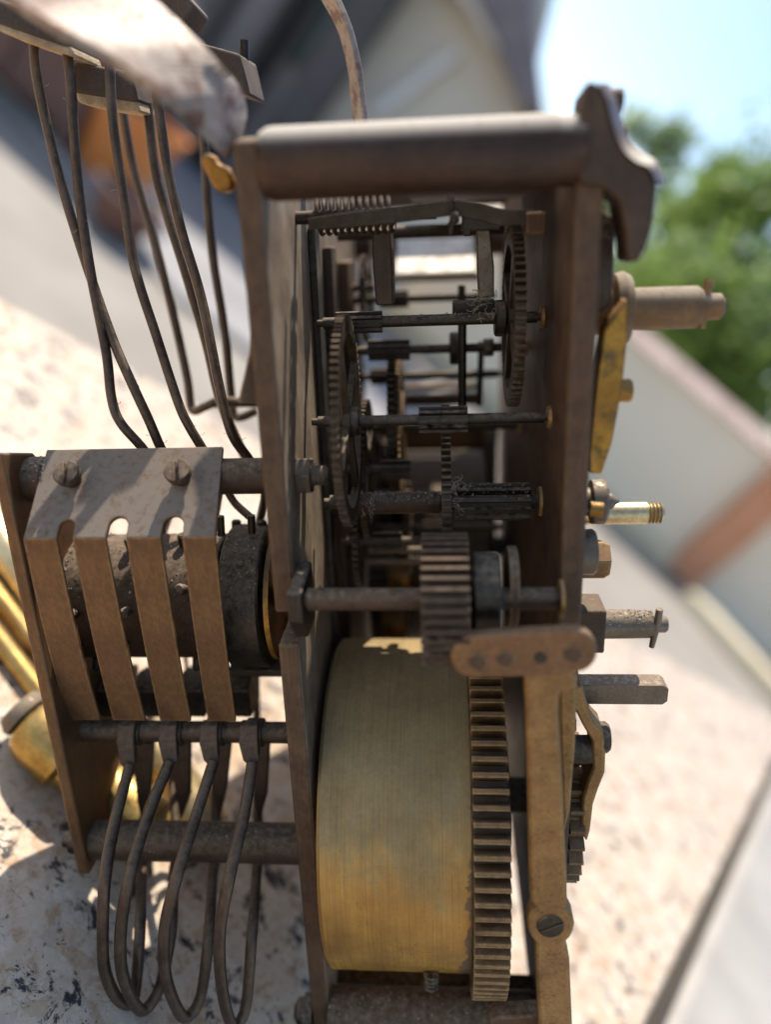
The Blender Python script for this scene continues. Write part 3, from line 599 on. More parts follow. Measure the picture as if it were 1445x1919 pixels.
# rear arbor
BY, BZ = 142.0, P(790, 655, 142).z
B_ = arbor(X(662, 655, BY), XR0, BY, BZ, .8)
pinion(B_, X(690, 655, BY), X(768, 655, BY), BY, BZ, 1.9, 8)
hub(B_, X(842, 655, BY), X(872, 655, BY), BY, BZ, 2.9)
hub(B_, X(905, 655, BY), X(925, 655, BY), BY, BZ, 1.6, M_NICKEL)
EY, EZ = 150.0, P(735, 800, 150).z
E_ = arbor(XL1, XR0, EY, EZ, 1.0)
wheel(E_, X(726, 760, 140), X(741, 760, 140), EY, EZ, 15.5, 70, M_WHEEL, 5, 2.2)
wheel(E_, X(742, 760, 140), X(748, 760, 140), EY, EZ, 14.2, 70, M_GEAR, 5, 2.2)
E2 = arbor(XL1, XR0, 158, -52, 1.0)
wheel(E2, X(690, 900, 150), X(702, 900, 150), 158, -52, 15.5, 70, M_WHEEL, 5, 2.2)
for (py, d, x0, x1, wx0, wx1, rt) in ((560, 168, 640, 930, 680, 690, 9.0), (705, 165, 660, 940, 664, 674, 11.0), (880, 132, 612, 760, 684, 694, 12.5), (990, 150, 640, 940, 762, 772, 9.5), (1015, 128, 640, 800, 668, 678, 8.0)):
    zq = P(760, py, d).z; q = arbor(X(x0, py, d), X(x1, py, d), d, zq, .85)
    wheel(q, X(wx0, py, d), X(wx1, py, d), d, zq, rt, int(rt * 5), M_WHEEL, 4, 1.6, 2.0)
    pinion(q, X(wx1 + 20, py, d), X(wx1 + 75, py, d), d, zq, 1.8, 8)
b = MB(); b.box(XL1 + 3, XR0 - 3, 196, 198.5, -134, P(760, 790, 196).z); b.build('rear_cross_plate', M_WHEEL, root, .3)
# wide intermediate gear on its long arbor
GY, GZ = 92.0, -44.7
Ga = arbor(X(564, 1127, GY), XR0, GY, GZ, 1.5, M_POST)
b = MB(); b.prism([(XL1 + .02, 99, GZ + 2.6), (XL1 + .02, 89.8, GZ + 1.8), (XL1 + .02, 89.8, GZ - 2.4), (XL1 + .02, 93, GZ - 6.2), (XL1 + .02, 99, GZ - 6.2)], (2.0, 0, 0)); b.build('pivot_block', M_STEEL, root, .3)
b = MB(); b.gear(X(788, 1127, 84), X(881, 1127, 84), GY, GZ, 7.5, 8.7, 40, 1.2, .04, tip=.32, root=.55, rag=.04); b.build('wide_gear', M_POST, Ga)
b = MB(); b.lathe((X(884, 1120, GY), GY + 2, GZ), (1, 0, 0), [(0, 5.0), (.4, 5.4), (3.4, 5.4), (3.8, 5.0)], 40); b.build('idler_disc', M_STEEL, Ga)
b = MB(); b.lathe((X(955, 1120, GY), GY + 4, GZ), (1, 0, 0), [(0, 5.4), (1.2, 5.4)], 40); b.build('cam_disc', M_PLATE, Ga)

# detent lever, hanging bars, rods
z1 = lambda x, y, d: P(x, y, d)
b = MB(); d = 110
b.ribbon([P(575, 410, d - .2), P(640, 400, d - .2), P(745, 386, d - .2), P(850, 374, d - .2)], [P(577, 432, d + .1), P(640, 428, d + .1), P(745, 418, d + .1), P(850, 404, d + .1)], (0, .7, 0))
b.ribbon([P(850, 374, d - .2), P(900, 380, d - .2), P(945, 392, d - .2), P(1005, 394, d - .2)], [P(850, 404, d + .1), P(900, 414, d + .1), P(940, 424, d + .1), P(1000, 420, d + .1)], (0, .7, 0))
dl_ = b.build('detent_lever', M_STEEL, root, .1)
b = MB(); b.box(X(839, 370, d), X(852, 370, d), d, d + 3, P(845, 374, d).z, P(845, 360, d).z); b.build('lever_stud', M_NICKEL, dl_, .1)
b = MB(); b.box(X(985, 405, d), X(1022, 405, d), d - 1, d + 4, P(1000, 440, d).z, P(1000, 398, d).z); b.build('lever_boss', M_PLATE, dl_, .2)
b = MB(); b.box(X(866, 410, d), X(940, 410, d), d + .5, d + 4.5, P(900, 432, d).z, P(900, 396, d).z); b.box(X(868, 430, d), X(884, 430, d), d + .5, d + 3, P(870, 442, d).z, P(870, 430, d).z); b.build('locking_block', M_STEEL, dl_, .2)
b = MB(); b.tube([P(850, 400, d - 1), P(851, 412, d - 1.2), P(846, 424, d - 1), P(844, 440, d - 1)], [.55, .7, .5, .35], 10); b.build('locking_pin', M_STEEL, dl_)
p = P(660, 405, 117); b = MB(); x0, x1 = X(592, 405, 117), X(738, 405, 117); pts = []
for k in range(11 * 10 + 1):
    a = 2 * math.pi * k / 10; pts.append((x0 + (x1 - x0) * k / 110, 117 + 2.3 * math.cos(a), p.z + 2.3 * math.sin(a)))
b.tube(pts, .33, 8, 2); b.build('coil_spring', M_POST, root)
b = MB(); b.cyl((XL1, 117, p.z), (x1 + 6, 117, p.z), .9, n=16); b.build('spring_arbor', M_STEEL, root)
b = MB(); b.prism([P(x, y, 119) for x, y in ((697, 430), (731, 430), (735, 500), (736, 572), (704, 572), (698, 500))], (0, 7, 0)); b.build('fly_blade', M_POST, root, .2)
b = MB(); b.prism([P(x, y, 122) for x, y in ((893, 432), (918, 430), (926, 500), (926, 556), (897, 560), (894, 500))], (0, 2.5, 0)); b.build('lifting_piece', M_NICKEL, root, .2)
b = MB(); b.box(X(848, 580, 124), X(930, 580, 124), 123, 128, P(880, 598, 124).z, P(880, 566, 124).z); b.build('stop_block', M_STEEL, root, .25)
b = MB(); b.box(X(858, 530, 150), X(872, 530, 150), 150, 153, P(865, 570, 150).z, P(865, 534, 150).z); b.build('stop_post', M_STEEL, root, .2)
b = MB(); b.cyl(P(866, 600, 132), P(866, 780, 132), .72, n=14); b.build('vertical_rod', M_STEEL, root)
b = MB(); b.cyl(P(902, 640, 150), P(898, 760, 150), .6, n=12); b.build('vertical_rod', M_STEEL, root)
for (x0, x1, y0, y1, d) in ((632, 640, 450, 585, 165), (640, 702, 536, 546, 165), (690, 700, 440, 600, 165), (756, 900, 724, 730, 186), (745, 905, 742, 760, 186)):
    p, q = P(x0, y0, d), P(x1, y1, d); b = MB(); b.box(p.x, q.x, d, d + 3, q.z, p.z); b.build('frame_bar', M_PLATE, root, .2)
p, q = P(910, 805, 190), P(930, 1010, 190); b = MB(); b.box(p.x, q.x, 190, 193, q.z, p.z); b.build('frame_bar', M_NICKEL, root, .2)

# ------------------------------------------------------------------ chime unit at the left
XE = X(34, 1000, 99) - 1.0
ep = plate('chime_end_plate', XE - 1.0, XE + 1.0, [(99, P(20, 848, 99).z), (99, P(150, 1640, 99).z), (103, P(150, 1640, 99).z), (124, -84), (125, -48), (114, -36), (107, P(20, 850, 107).z)], M_SPRING)
# top rod with collar
rz_, rd_ = -31.4, 105.0
b = MB(); b.lathe((XE + 1.0, rd_, rz_), (1, 0, 0), [(0, 3.3), (2.6, 3.3), (3.2, 2.6), (3.6, 2.6), (XL0 - XE - 1.0, 2.6)], 28); tr = b.build('chime_rod', M_POST, root)
# nut on the inner face of the back plate
p = P(556, 890, 104); b = MB(); b.lathe((XL1 + .02, 103.5, p.z), (1, 0, 0), [(0, 2.75), (2.1, 2.75)], 6)
pr = [(2.1, 1.7)]
for k in range(5): pr += [(2.2 + k * .42, 1.55), (2.4 + k * .42, 1.28)]
b.lathe((XL1 + .02, 103.5, p.z), (1, 0, 0), pr + [(4.5, 1.0)], 24); b.build('hex_nut', M_NICKEL, root, .12)

# spring plate with four leaf springs
S0, S1 = Vector((0, 106, -27.6)), Vector((0, 95.8, -37.5))
sd = (S1 - S0); sl = sd.length; sd.normalize(); sn = Vector((1, 0, 0)).cross(sd); sn = sn if sn.z > 0 else -sn
xa = (X(84, 846, 106) + X(42, 1010, 95.8)) / 2; xd = (X(420, 846, 106) + X(398, 1010, 95.8)) / 2
lv = [(X(a, 1010, 95.8), X(c, 1010, 95.8)) for a, c in ((46, 108), (138, 200), (238, 303), (343, 405))]
xa, xd = lv[0][0], lv[3][1]
xt0, xt1 = X(90, 846, 106), X(420, 846, 106)
def sp(x, s): return Vector((x, 0, 0)) + Vector((0, S0.y, S0.z)) + sd * s
poly = [sp(xt1, 0), sp(xd, sl)]
for i in (2, 1, 0):
    xr, xl = lv[i + 1][0], lv[i][1]; r = (xr - xl) / 2; c = (xr + xl) / 2
    poly.append(sp(xr, sl))
    for k in range(1, 8):
        a = math.pi * k / 8; poly.append(sp(c + r * math.cos(a), sl - 1.5 - r * 1.2 * math.sin(a)))
    poly.append(sp(xl, sl))
poly += [sp(xa, sl), sp(xt0, 0)]
b = MB(); b.prism(poly, sn * .75); spl = b.build('spring_plate', M_SPRING, root, .18)
lowx = [(128, 188), (212, 272), (300, 358), (390, 442)]
ldir = Vector((0, .222, -.975)); lth = Vector((0, -.975, -.222))
for (x0, x1), (l0, l1) in zip(lv, lowx):
    t = S1 + sn * .75; L_ = 35.5; e = t + ldir * L_
    e0, e1 = X(l0, 1360, e.y), X(l1, 1360, e.y)
    A_, B2 = [], []
    for k in range(9):
        u = k / 8; q = t + ldir * (L_ * u) + Vector((0, -.6 * math.sin(math.pi * u), 0))
        A_.append(Vector((x0 + (e0 - x0) * u, q.y, q.z))); B2.append(Vector((x1 + (e1 - x1) * u, q.y, q.z)))
    b = MB(); b.ribbon(A_, B2, -lth * .55); b.build('leaf_spring', M_SPRING, spl, .1)
for px in (141, 344):
    p = P(px, 905, 102.2); p = sp(p.x, (102.2 - S0.y) / sd.y * 1.0) + sn * .7
    b = MB(); b.lathe(p, sn, [(0, 1.2), (1.2, 1.2), (1.25, 1.75), (2.2, 1.85)], 26)
    du = (sd + Vector((.22, 0, 0))).normalized(); dv = sn.cross(du)
    for sg in (-1, 1):
        half_ = [p + sn * 2.18 + du * (1.85 * math.cos(a)) + dv * (sg * max(1.85 * math.sin(a), .24)) for a in [math.acos(1 - 2 * k / 14) for k in range(15)]]
        b.prism(half_, sn * .6)
    scw = b.build('screw', M_POST, spl, .18)

# chime barrel with pins
cy_, cz_, Rc = 115.0, -55.0, 10.3
x0, x1 = X(112, 1120, 108), X(408, 1120, 108)
b = MB(); b.lathe((x0, cy_, cz_), (1, 0, 0), [(0, 2), (.02, Rc), (x1 - x0, Rc), (x1 - x0 + .02, 2)], 56); cb = b.build('chime_barrel', M_POST, root, .2)
xf0, xf1 = X(410, 1120, 106), X(486, 1120, 106)
b = MB(); b.lathe((xf0, cy_, cz_), (1, 0, 0), [(0, 2), (.02, 11.4), (.4, 11.8), (xf1 - xf0 - .3, 11.8), (xf1 - xf0, 11.5), (xf1 - xf0 + .02, 9.6), (xf1 - xf0 - 2.4, 9.4), (xf1 - xf0 - 2.5, 2)], 56); b.build('barrel_flange', M_STEEL, cb)
b = MB(); n = 48; b.lathe((xf1 + .6, cy_, cz_), (1, 0, 0), [(0, 10.0), (.02, 10.5), (.8, 10.5), (.82, 10.0), (0, 10.0)], n); b.build('barrel_rim', M_GOLD, cb)
b = MB(); b.cyl((XE, cy_, cz_), (XL1, cy_, cz_), 1.6); b.build('barrel_arbor', M_STEEL, cb)
for px, a in ((128, 95), (128, 20), (222, 200), (240, 168), (250, 60), (325, 60), (330, 250), (345, 150), (232, 110), (330, 105), (140, 170), (415, 75), (470, 80), (128, 250)):
    a = math.radians(a); dd = Vector((0, math.cos(a), math.sin(a))); c = Vector((X(px, 1120, 106), cy_, cz_))
    b = MB(); b.lathe(c + dd * (Rc - .3), dd, [(0, .8), (2.3, .8), (2.6, .5)], 14); b.build('pin', M_NICKEL if px in (240, 345) else M_STEEL, cb)
# strip of small posts right of the spring plate
for (x0, y0, x1, y1) in ((412, 968, 414, 1004), (470, 966, 471, 1000)):
    b = MB(); b.cyl(P(x0, y0, 112), P(x1, y1, 112), .62, n=12); b.build('lifting_post', M_STEEL, root)
b = MB(); b.tube([P(425, 920, 116), P(440, 944, 116), P(466, 968, 114)], .65, 10); b.build('lifting_wire', M_WIRE, root)
# hammer rod, lower pillar of the chime unit
hd, hz = 106.0, -75.6
b = MB(); b.cyl((XE + 1, hd, hz), (XL0, hd, hz), 1.75, n=22); hr = b.build('hammer_rod', M_POST, root)
b = MB(); q = P(350, 1577, 103); b.lathe((XE + 1.0, 103, q.z), (1, 0, 0), [(0, 3.3), (XL0 - XE - 1.0, 3.3)], 32); lp = b.build('chime_pillar', M_POST, root)
b = MB(); b.lathe((XE - 1.0, 103, q.z), (-1, 0, 0), [(0, 2.5), (2.0, 2.4), (2.1, 1.5), (3.4, 1.4), (3.5, .3)], 20); b.build('pillar_screw', M_STEEL, lp)
# dark rack of lifting tails behind the springs
for i, (x0, x1) in enumerate(((178, 232), (246, 306), (330, 384), (420, 470))):
    b = MB(); p, q = P(x0, 1295, 112), P(x1, 1345, 112)
    b.prism([(p.x, 112, q.z), (p.x, 112, p.z), (p.x, 116, p.z + 1.5), (p.x, 121, p.z), (p.x, 119, q.z - .5)], (q.x - p.x, 0, 0)); b.build('lifting_tail', M_STEEL, root, .3)
b = MB(); p = P(470, 1260, 112); b.box(X(425, 1260, 112), XL0, 112, 118, p.z - 1, p.z + .3); b.build('lifting_bar', M_STEEL, root, .2)
for (x0, x1, y0, y1) in ((332, 352, 1150, 1300), (390, 405, 1240, 1300)):
    b = MB(); p, q = P(x0, y0, 128), P(x1, y1, 128); b.box(p.x, q.x, 128, 130, q.z, p.z); b.build('tail_post', M_STEEL, root, .2)
# back bars of the chime frame seen between the hammers
for (x0, x1) in ((176, 203), (262, 284), (342, 360)):
    b = MB(); p, q = P(x0, 1400, 120), P(x1, 1545, 120); b.box(p.x, q.x, 114, 116.5, q.z + 8, p.z + 3); b.build('tail_plate', M_POST, root, .2)

heads = {}
def hammer(arm, loop, rod, rw=.92, prong=None):
    x0, x1, y0, y1 = arm
    b = MB(); p, q = P(x0, y0, 102), P(x1, y1, 101)
    b.prism([P(x0, 1362, 103.6), P(x1 + 4, 1362, 103.6), P(x1 + 3, 1395, 102.6), P(x1 + 6, y1 - 5, 101.2), P((x0 + x1) / 2 + 6, y1 + 8, 101), P(x0 + 6, y1 - 5, 101.2), P(x0 - 2, 1395, 102.6)], (0, 1.6, .3))
    h = b.build('hammer', M_POST, root, .25)
    b = MB(); b.lathe((p.x - .3, hd, hz), (1, 0, 0), [(0, 2.35), (abs(q.x - p.x) + .8, 2.35)], 22); b.build('hammer_collar', M_POST, h, .15)
    if prong:
        b = MB(); b.prism([P(x, y, 109) for x, y in prong], (0, 2.2, 0)); b.build('hammer_tail', M_POST, h, .2)
    rr2 = [.92] * len(loop) + [.74] * len(rod); b = MB(); b.tube([P(*q) + Vector((random.gauss(0, .12), random.gauss(0, .12), 0)) for q in list(loop) + list(rod[::-1])], rr2, 12, 6); b.build('hammer_wire', M_WIRE, h)
    return h
rodw = [[(62, 55, 126), (68, 130, 125), (80, 210, 124), (108, 330, 122), (155, 470, 119.5), (208, 630, 116), (250, 722, 113.5), (276, 785, 112), (304, 845, 112)],
        [(120, 70, 125), (128, 140, 124), (135, 210, 123), (148, 360, 121), (168, 510, 118), (193, 660, 115), (208, 745, 113), (226, 792, 112), (270, 845, 112)],
        [(205, 112, 124), (212, 230, 122), (230, 370, 120), (255, 500, 118), (293, 632, 115.5), (333, 755, 112.5), (352, 800, 112), (380, 845, 112)],
        [(292, 170, 123), (309, 300, 121.5), (338, 430, 119.5), (374, 560, 117), (408, 710, 113.5), (424, 785, 112), (440, 825, 112), (468, 865, 113)]]
loops = [[(238, 1436, 101.0), (216, 1540, 94.0), (197, 1640, 87.0), (189, 1740, 85.8), (196, 1815, 85.8), (217, 1868, 86.5), (243, 1884, 88.5), (256, 1850, 90.3), (261, 1750, 92.5), (263, 1640, 104.0), (268, 1560, 110.0)],
         [(316, 1430, 101.0), (276, 1530, 94.5), (240, 1640, 87.0), (226, 1740, 85.8), (231, 1820, 85.8), (249, 1878, 86.5), (272, 1893, 88.5), (298, 1850, 90.3), (318, 1750, 92.5), (325, 1640, 104.0), (330, 1560, 110.0)],
         [(399, 1428, 101.0), (366, 1530, 94.5), (331, 1640, 87.0), (311, 1740, 85.8), (312, 1825, 85.8), (328, 1885, 86.5), (350, 1906, 88.5), (372, 1870, 90.3), (390, 1755, 92.5), (400, 1640, 104.0), (406, 1560, 110.0)],
         [(474, 1430, 101.0), (455, 1530, 94.5), (430, 1640, 87.0), (413, 1740, 85.8), (412, 1825, 85.8), (424, 1895, 86.5), (440, 1922, 88.5), (457, 1885, 90.3), (470, 1755, 92.5), (478, 1640, 104.0), (482, 1560, 110.0)]]
arms = [(218, 246, 1365, 1440), (297, 325, 1365, 1434), (374, 402, 1365, 1432), (448, 478, 1330, 1432)]
prongs = [[(245, 1395), (283, 1395), (276, 1500), (262, 1535), (255, 1500)], [(322, 1395), (352, 1395), (352, 1500), (338, 1538), (330, 1500)],
          [(392, 1395), (430, 1395), (420, 1490), (408, 1540), (398, 1490)], [(470, 1385), (503, 1385), (497, 1500), (484, 1545), (474, 1500)]]
hams = []
for i in range(4):
    mid = [(rodw[i][-1][0] + (loops[i][-1][0] - rodw[i][-1][0]) * t, y, 131 - abs(t - .5) * 6) for t, y in ((.35, 1050), (.6, 1280))]
    lx, ly, ld = rodw[i][-1]; rodw[i].append((lx + 30, ly + 55, 113.5))
    hams.append(hammer(arms[i], loops[i], rodw[i] + mid, [.88, .95, 1.02, 1.02][i] if False else .9, prongs[i]))
def head(h, c, a, u, w, pad):
    b = MB(); b.obox(c, a, u, w); o = b.build('hammer_head', M_HEAD, h, .5)
    if pad is not None:
        b = MB(); b.obox(Vector(c) + Vector(pad), Vector(a) * .92, Vector(u) * .86, Vector(pad) * .35 * 1.0); b.build('leather_pad', M_FELT, h, .4)
rot = lambda v: Vector(v)
c1 = P(85, 58, 124); head(hams[0], c1, P(160, 84, 126) - c1, (.6, 4.5, -.2), (.3, 0, 1.5), (.4, 0, -1.9))
c2 = P(212, 162, 132); head(hams[2], c2, P(274, 172, 133) - c2, (.4, 4.2, 0), (-.2, 0, 2.1), (.4, 0, -2.6))
c3 = P(328, 12, 128); head(hams[1], c3, P(362, 50, 128) - c3, (0, 3.5, 0), (1.7, 0, 1.6), (-1.4, 0, -1.4))
c4 = P(430, 138, 136); head(hams[3], c4, P(474, 150, 136) - c4, (.4, 4, 0), (-.5, 0, 2.9), None)
b = MB(); q = P(457, 112, 136); b.cyl(q, q + Vector((.2, 0, 2.6)), .75, n=14); b.build('head_stud', M_STEEL, hams[3])
# rear hammer wires
for pts in ([(228, 205, 148), (250, 320, 147), (288, 450, 145), (326, 600, 143), (350, 710, 141), (359, 768, 140), (385, 762, 139), (412, 752, 139), (470, 756, 139)],
            [(275, 195, 134), (290, 320, 132), (312, 400, 131), (345, 505, 129), (385, 640, 127), (415, 760, 125), (470, 880, 124)],
            [(381, 250, 150), (394, 450, 147), (420, 620, 144), (431, 730, 143), (437, 776, 142), (452, 782, 142), (480, 770, 142)]):
    b = MB(); b.tube([P(*q) for q in pts], .82, 10); b.build('hammer_wire', M_WIRE, root)
b = MB(); p = P(440, 755, 139); b.cyl((X(400, 755, 139), 139, p.z), (XL0, 139, p.z), .9, n=12); b.build('rear_rod', M_STEEL, root)

# carrying straps (bent steel strip)
up = [(150, -150, 88), (215, -50, 86), (318, 45, 88), (392, 118, 88), (446, 180, 94), (460, 228, 98), (452, 262, 98)]
lo = [(-150, -120, 87), (0, -2, 88), (105, 66, 85), (205, 122, 87), (300, 192, 87), (385, 262, 93), (424, 300, 97)]
b = MB(); b.ribbon([P(x, y, d + 11.0 * (1 - k / 16)) for k, (x, y, d) in enumerate(up)], [P(x, y, d) for x, y, d in lo], (.3, -.2, .9)); b.build('carrying_strap', M_STRAP, root, .25)
b = MB(); b.ribbon([P(x, y, 136) for x, y in ((608, -40), (628, 0), (652, 60), (668, 130), (674, 180), (681, 235))], [P(x, y, 139) for x, y in ((575, -40), (600, 0), (632, 60), (650, 130), (655, 180), (661, 235))], (.8, .9, .3)); b.build('carrying_strap', M_STRAP, root, .2)
wg = [(372, 302), (384, 286), (398, 290), (404, 306), (424, 312), (436, 340), (432, 358), (412, 362), (398, 350), (384, 322)]
b = MB(); b.prism([P(x, y, 101) for x, y in wg], (0, 2.5, 0)); b.build('wing_nut', M_GOLD, root, .45, seg=2)

# ------------------------------------------------------------------ dust: lint threads and crumbs
b = MB()
def fibre(p, L_, r=.045):
    q = [Vector(p)]; d = Vector((random.gauss(0, 1), random.gauss(0, 1), random.gauss(0, 1))).normalized()
    for k in range(4):
        d = (d + Vector((random.gauss(0, .6), random.gauss(0, .6), random.gauss(0, .6)))).normalized(); q.append(q[-1] + d * L_ / 4)
    b.tube(q, r, 4, 2)
for px, py, d, n, L_, s in ((856, 912, 112.5, 26, 1.8, .7), (690, 952, 113.2, 16, 1.4, .5), (905, 572, 119, 22, 1.8, 1.0), (848, 940, 112, 10, 2.2, .5), (925, 590, 118.5, 12, 1.5, .6), (912, 545, 121, 10, 1.5, .8), (1135, 420, 102, 14, 1.6, 1.0), (258, 1475, 108, 3, 5, .6)):
    c = P(px, py, d)
    for k in range(n): fibre(c + Vector((random.gauss(0, s), random.gauss(0, s), random.gauss(0, s))), L_ * random.uniform(.5, 1.2))
for w in rodw:
    for k in range(14):
        i = random.randrange(len(w) - 2); t = random.random(); a, c = w[i], w[i + 1]
        fibre(P(*[a[j] + (c[j] - a[j]) * t for j in range(3)]) + Vector((random.choice((-.6, .6)), 0, random.uniform(-.3, .3))), random.uniform(.5, 1.6), .035)
def crumb(p, s):
    o = [Vector(p) + Vector((random.gauss(0, s), random.gauss(0, s), random.gauss(0, s))) for _ in range(4)]; b.add(o, [(0, 1, 2), (0, 3, 1), (1, 3, 2), (0, 2, 3)])
def crumbs(x0, x1, y, z, r, n, s=.09):
    for k in range(n):
        a = random.gauss(math.pi / 2 + .3, .5); crumb((random.uniform(x0, x1), y + math.cos(a) * r, z + math.sin(a) * r), s * random.uniform(.5, 1.6))
crumbs(X(662, 948, DY), X(826, 948, DY), DY, DZ, 1.78, 260); crumbs(X(850, 948, DY), X(992, 948, DY), DY, DZ, 2.9, 120)
crumbs(X(716, 606, AY), X(926, 606, AY), AY, AZ, .88, 120); crumbs(X(112, 1120, 108), X(408, 1120, 108), cy_, cz_, Rc, 500, .13); crumbs(XL1, XR0, dl, zl, 4.2, 260)
crumbs(xf0, xf1, cy_, cz_, 11.8, 200, .12); crumbs(XE + 2, XL0, 103, P(350, 1577, 103).z, 3.3, 160)
crumbs(X(1126, 1170, 103), X(1221, 1170, 103), 103, P(1170, 1170, 103).z, 2.1, 160); crumbs(XE + 1.4, XE + 4.4, rd_, rz_, 3.2, 120, .14)
o = b.build('dust_lint', M_LINT, root, 0, 0); o['kind'] = 'stuff'

# ------------------------------------------------------------------ brass things lying on the granite behind the chime unit
def world_from_M(p): return Rmat @ Vector(p) * MM + Vector((0, 0, CAM_H))
for (ax, ay), (bx, by_), r_, m, lab in (((-60, 1125), (285, 1575), .0021, M_BRIGHT, 'thin yellow brass rod on the granite, nearest the shiny brass fitting'),
                                         ((-60, 1045), (330, 1560), .0021, M_BRIGHT, 'thin yellow brass rod on the granite, between another rod and a thick tube'),
                                         ((-60, 930), (395, 1560), .0048, M_TUBE, 'thick pale yellow brass tube on the granite beside two thin rods')):
    p, q = G(ax, ay, TZ + r_), G(bx, by_, TZ + r_)
    b = MB(); b.cyl(p, q, r_, n=28); o = b.build('brass_rod' if r_ < .003 else 'brass_tube', m, mm=False); tag(o, lab, 'rod' if r_ < .003 else 'tube', 'brass rods and tube on the granite')
# brass fitting with steel ring
p = G(50, 1412, TZ); d = (G(290, 1640, TZ) - p).normalized(); c = p + Vector((0, 0, .0068))
b = MB(); b.lathe(c - d * .004, d, [(0, .004), (.0015, .006), (.004, .0068), (.011, .0068), (.012, .0056), (.020, .0056), (.021, .0064), (.030, .0064), (.032, .004)], 30); kb = b.build('brass_fitting', M_BRIGHT, mm=False)
tag(kb, 'shiny brass fitting with a steel screw end lying on the granite', 'brass fitting')
b = MB(); b.lathe(c - d * .0042, -d, [(0, .0046), (.001, .0048), (.0026, .004), (.003, .001)], 26); b.build('screw_end', M_NICKEL, kb, mm=False)

# ------------------------------------------------------------------ background: house
HY = 5.2
def slab(pts, y0, t): b = MB(); b.prism([(p.x, y0, p.z) for p in pts], (0, t, 0)); return b
def Fp(px, py): return F(px, py, HY)
hx1 = Fp(1018, 215).x
house = empty('house', (hx1 - 2, HY, 0)); tag(house, 'cream walled house with a dark shingled gable and dark porch posts', 'house')
rk = [Fp(640, 262), Fp(1010, 262)]
w_l, w_r = Fp(640, 240).x, hx1
b = slab([Vector((w_l - 3, 0, 0)), Vector((w_r - .05, 0, 0)), Vector((w_r - .05, 0, .955 + .50)), Vector((w_l + .45, 0, .955 + 1.35)), Vector((w_l - 3, 0, .955 + 2.2))], HY, .3); b.build('wall', M_WALL, house, .01, mm=False)
b = slab([Fp(930, -140), Fp(1000, -60), Fp(1003, 60), Fp(1024, 228), Fp(985, 228), Fp(940, 110), Fp(895, 20), Fp(800, -160)], HY - .35, .9); b.build('roof', M_ROOF, house, .02, mm=False)
b = slab([Fp(820, -100), Fp(905, 25), Fp(952, 120), Fp(925, 105), Fp(880, 30), Fp(790, -60)], HY - .25, .2); b.build('fascia', M_FASCIA, house, .01, mm=False)
b = slab([Fp(690, 215), Fp(712, 225), Fp(865, 112), Fp(850, 98)], HY - .08, .06); b.build('light_trim', M_FASCIA, house, .01, mm=False)
zb = 0.0
gx0, gx1 = Fp(330, 200).x, Fp(660, 150).x
b = MB(); b.box(gx0 - 2.5, gx1 - .05, HY - .12, HY - .02, 0, 2.4); b.build('boarded_front', M_GREYW, house, .01, mm=False)
for (pa, w) in (((470, 190), .10), ((560, 70), .05), ((415, 60), .07), ((630, 150), .12)):
    x = Fp(*pa).x; b = MB(); b.box(x - w, x + w, HY - .25, HY - .13, 0, 2.3); b.build('porch_post', M_DARKP, house, .01, mm=False)
x0, x1 = Fp(600, 60).x, Fp(735, 40).x
b = MB(); b.box(x0, x1, HY - .21, HY - .125, .9, 2.2); dr_ = b.build('screen_door', M_GREEN, house, .01, mm=False)
# paving beside the house, its shade laid in as a darker slab
pf = MB(); a0, a1, a2 = G(-200, 60, .012), G(0, 165, .012), G(330, 560, .012)
pf.prism([(a1.x - 3, a1.y + .9, -.02), (a1.x, a1.y, -.02), (a2.x, a2.y, -.02), (a2.x + 1.0, a2.y + .35, -.02), (a2.x + .4, HY - .3, -.02), (a1.x - 3, HY - .3, -.02)], (0, 0, .05)); tag(pf.build('shaded_paving', M_SHADEPAVE, mm=False, smooth=0), None, None, kind='structure')
# things on the shaded paving
def tub(px, py, r, h, m, name, lab, cat, d=0):
    p = G(px, py, .03); b = MB(); p.y += d
    b.lathe((p.x, p.y, .03), (0, 0, 1), [(0, r * .7), (.01, r * .75), (h * .9, r * .97), (h * .9 + .001, r * 1.06), (h, r * 1.06), (h + .001, r * .96), (h * .5, r * .8), (h * .49, .01)], 28)
    return tag(b.build(name, m, mm=False), lab, cat)
tub(200, 330, .21, .34, M_ORANGE, 'orange_tub', 'round orange plastic tub on the shaded paving behind the hammer wires', 'tub')
tub(215, 425, .14, .14, M_BROWN, 'brown_pot', 'low red brown pot on the shaded paving in front of the orange tub', 'pot')
tub(130, 265, .10, .62, M_PALEG, 'pale_can', 'tall pale green plastic bin left of the orange tub', 'bin')
p = G(30, 205, .03)
b = MB(); b.box(p.x - .5, p.x + .28, p.y, p.y + .4, .09, .80); cbn = b.build('brown_cabinet', M_BROWN, mm=False, bevel=.01); tag(cbn, 'red brown wooden cabinet at the far left in front of the house', 'cabinet')
for dx in (-.45, .22):
    for dy in (.05, .35):
        b = MB(); b.box(p.x + dx - .03, p.x + dx + .03, p.y + dy - .03, p.y + dy + .03, .03, .09); b.build('leg', M_BROWN, cbn, mm=False)
for dx in (-.49, -.1):
    b = MB(); b.box(p.x + dx, p.x + dx + .37, p.y - .02, p.y - .003, .12, .77); b.build('cabinet_door', M_BROWN, cbn, .005, mm=False)

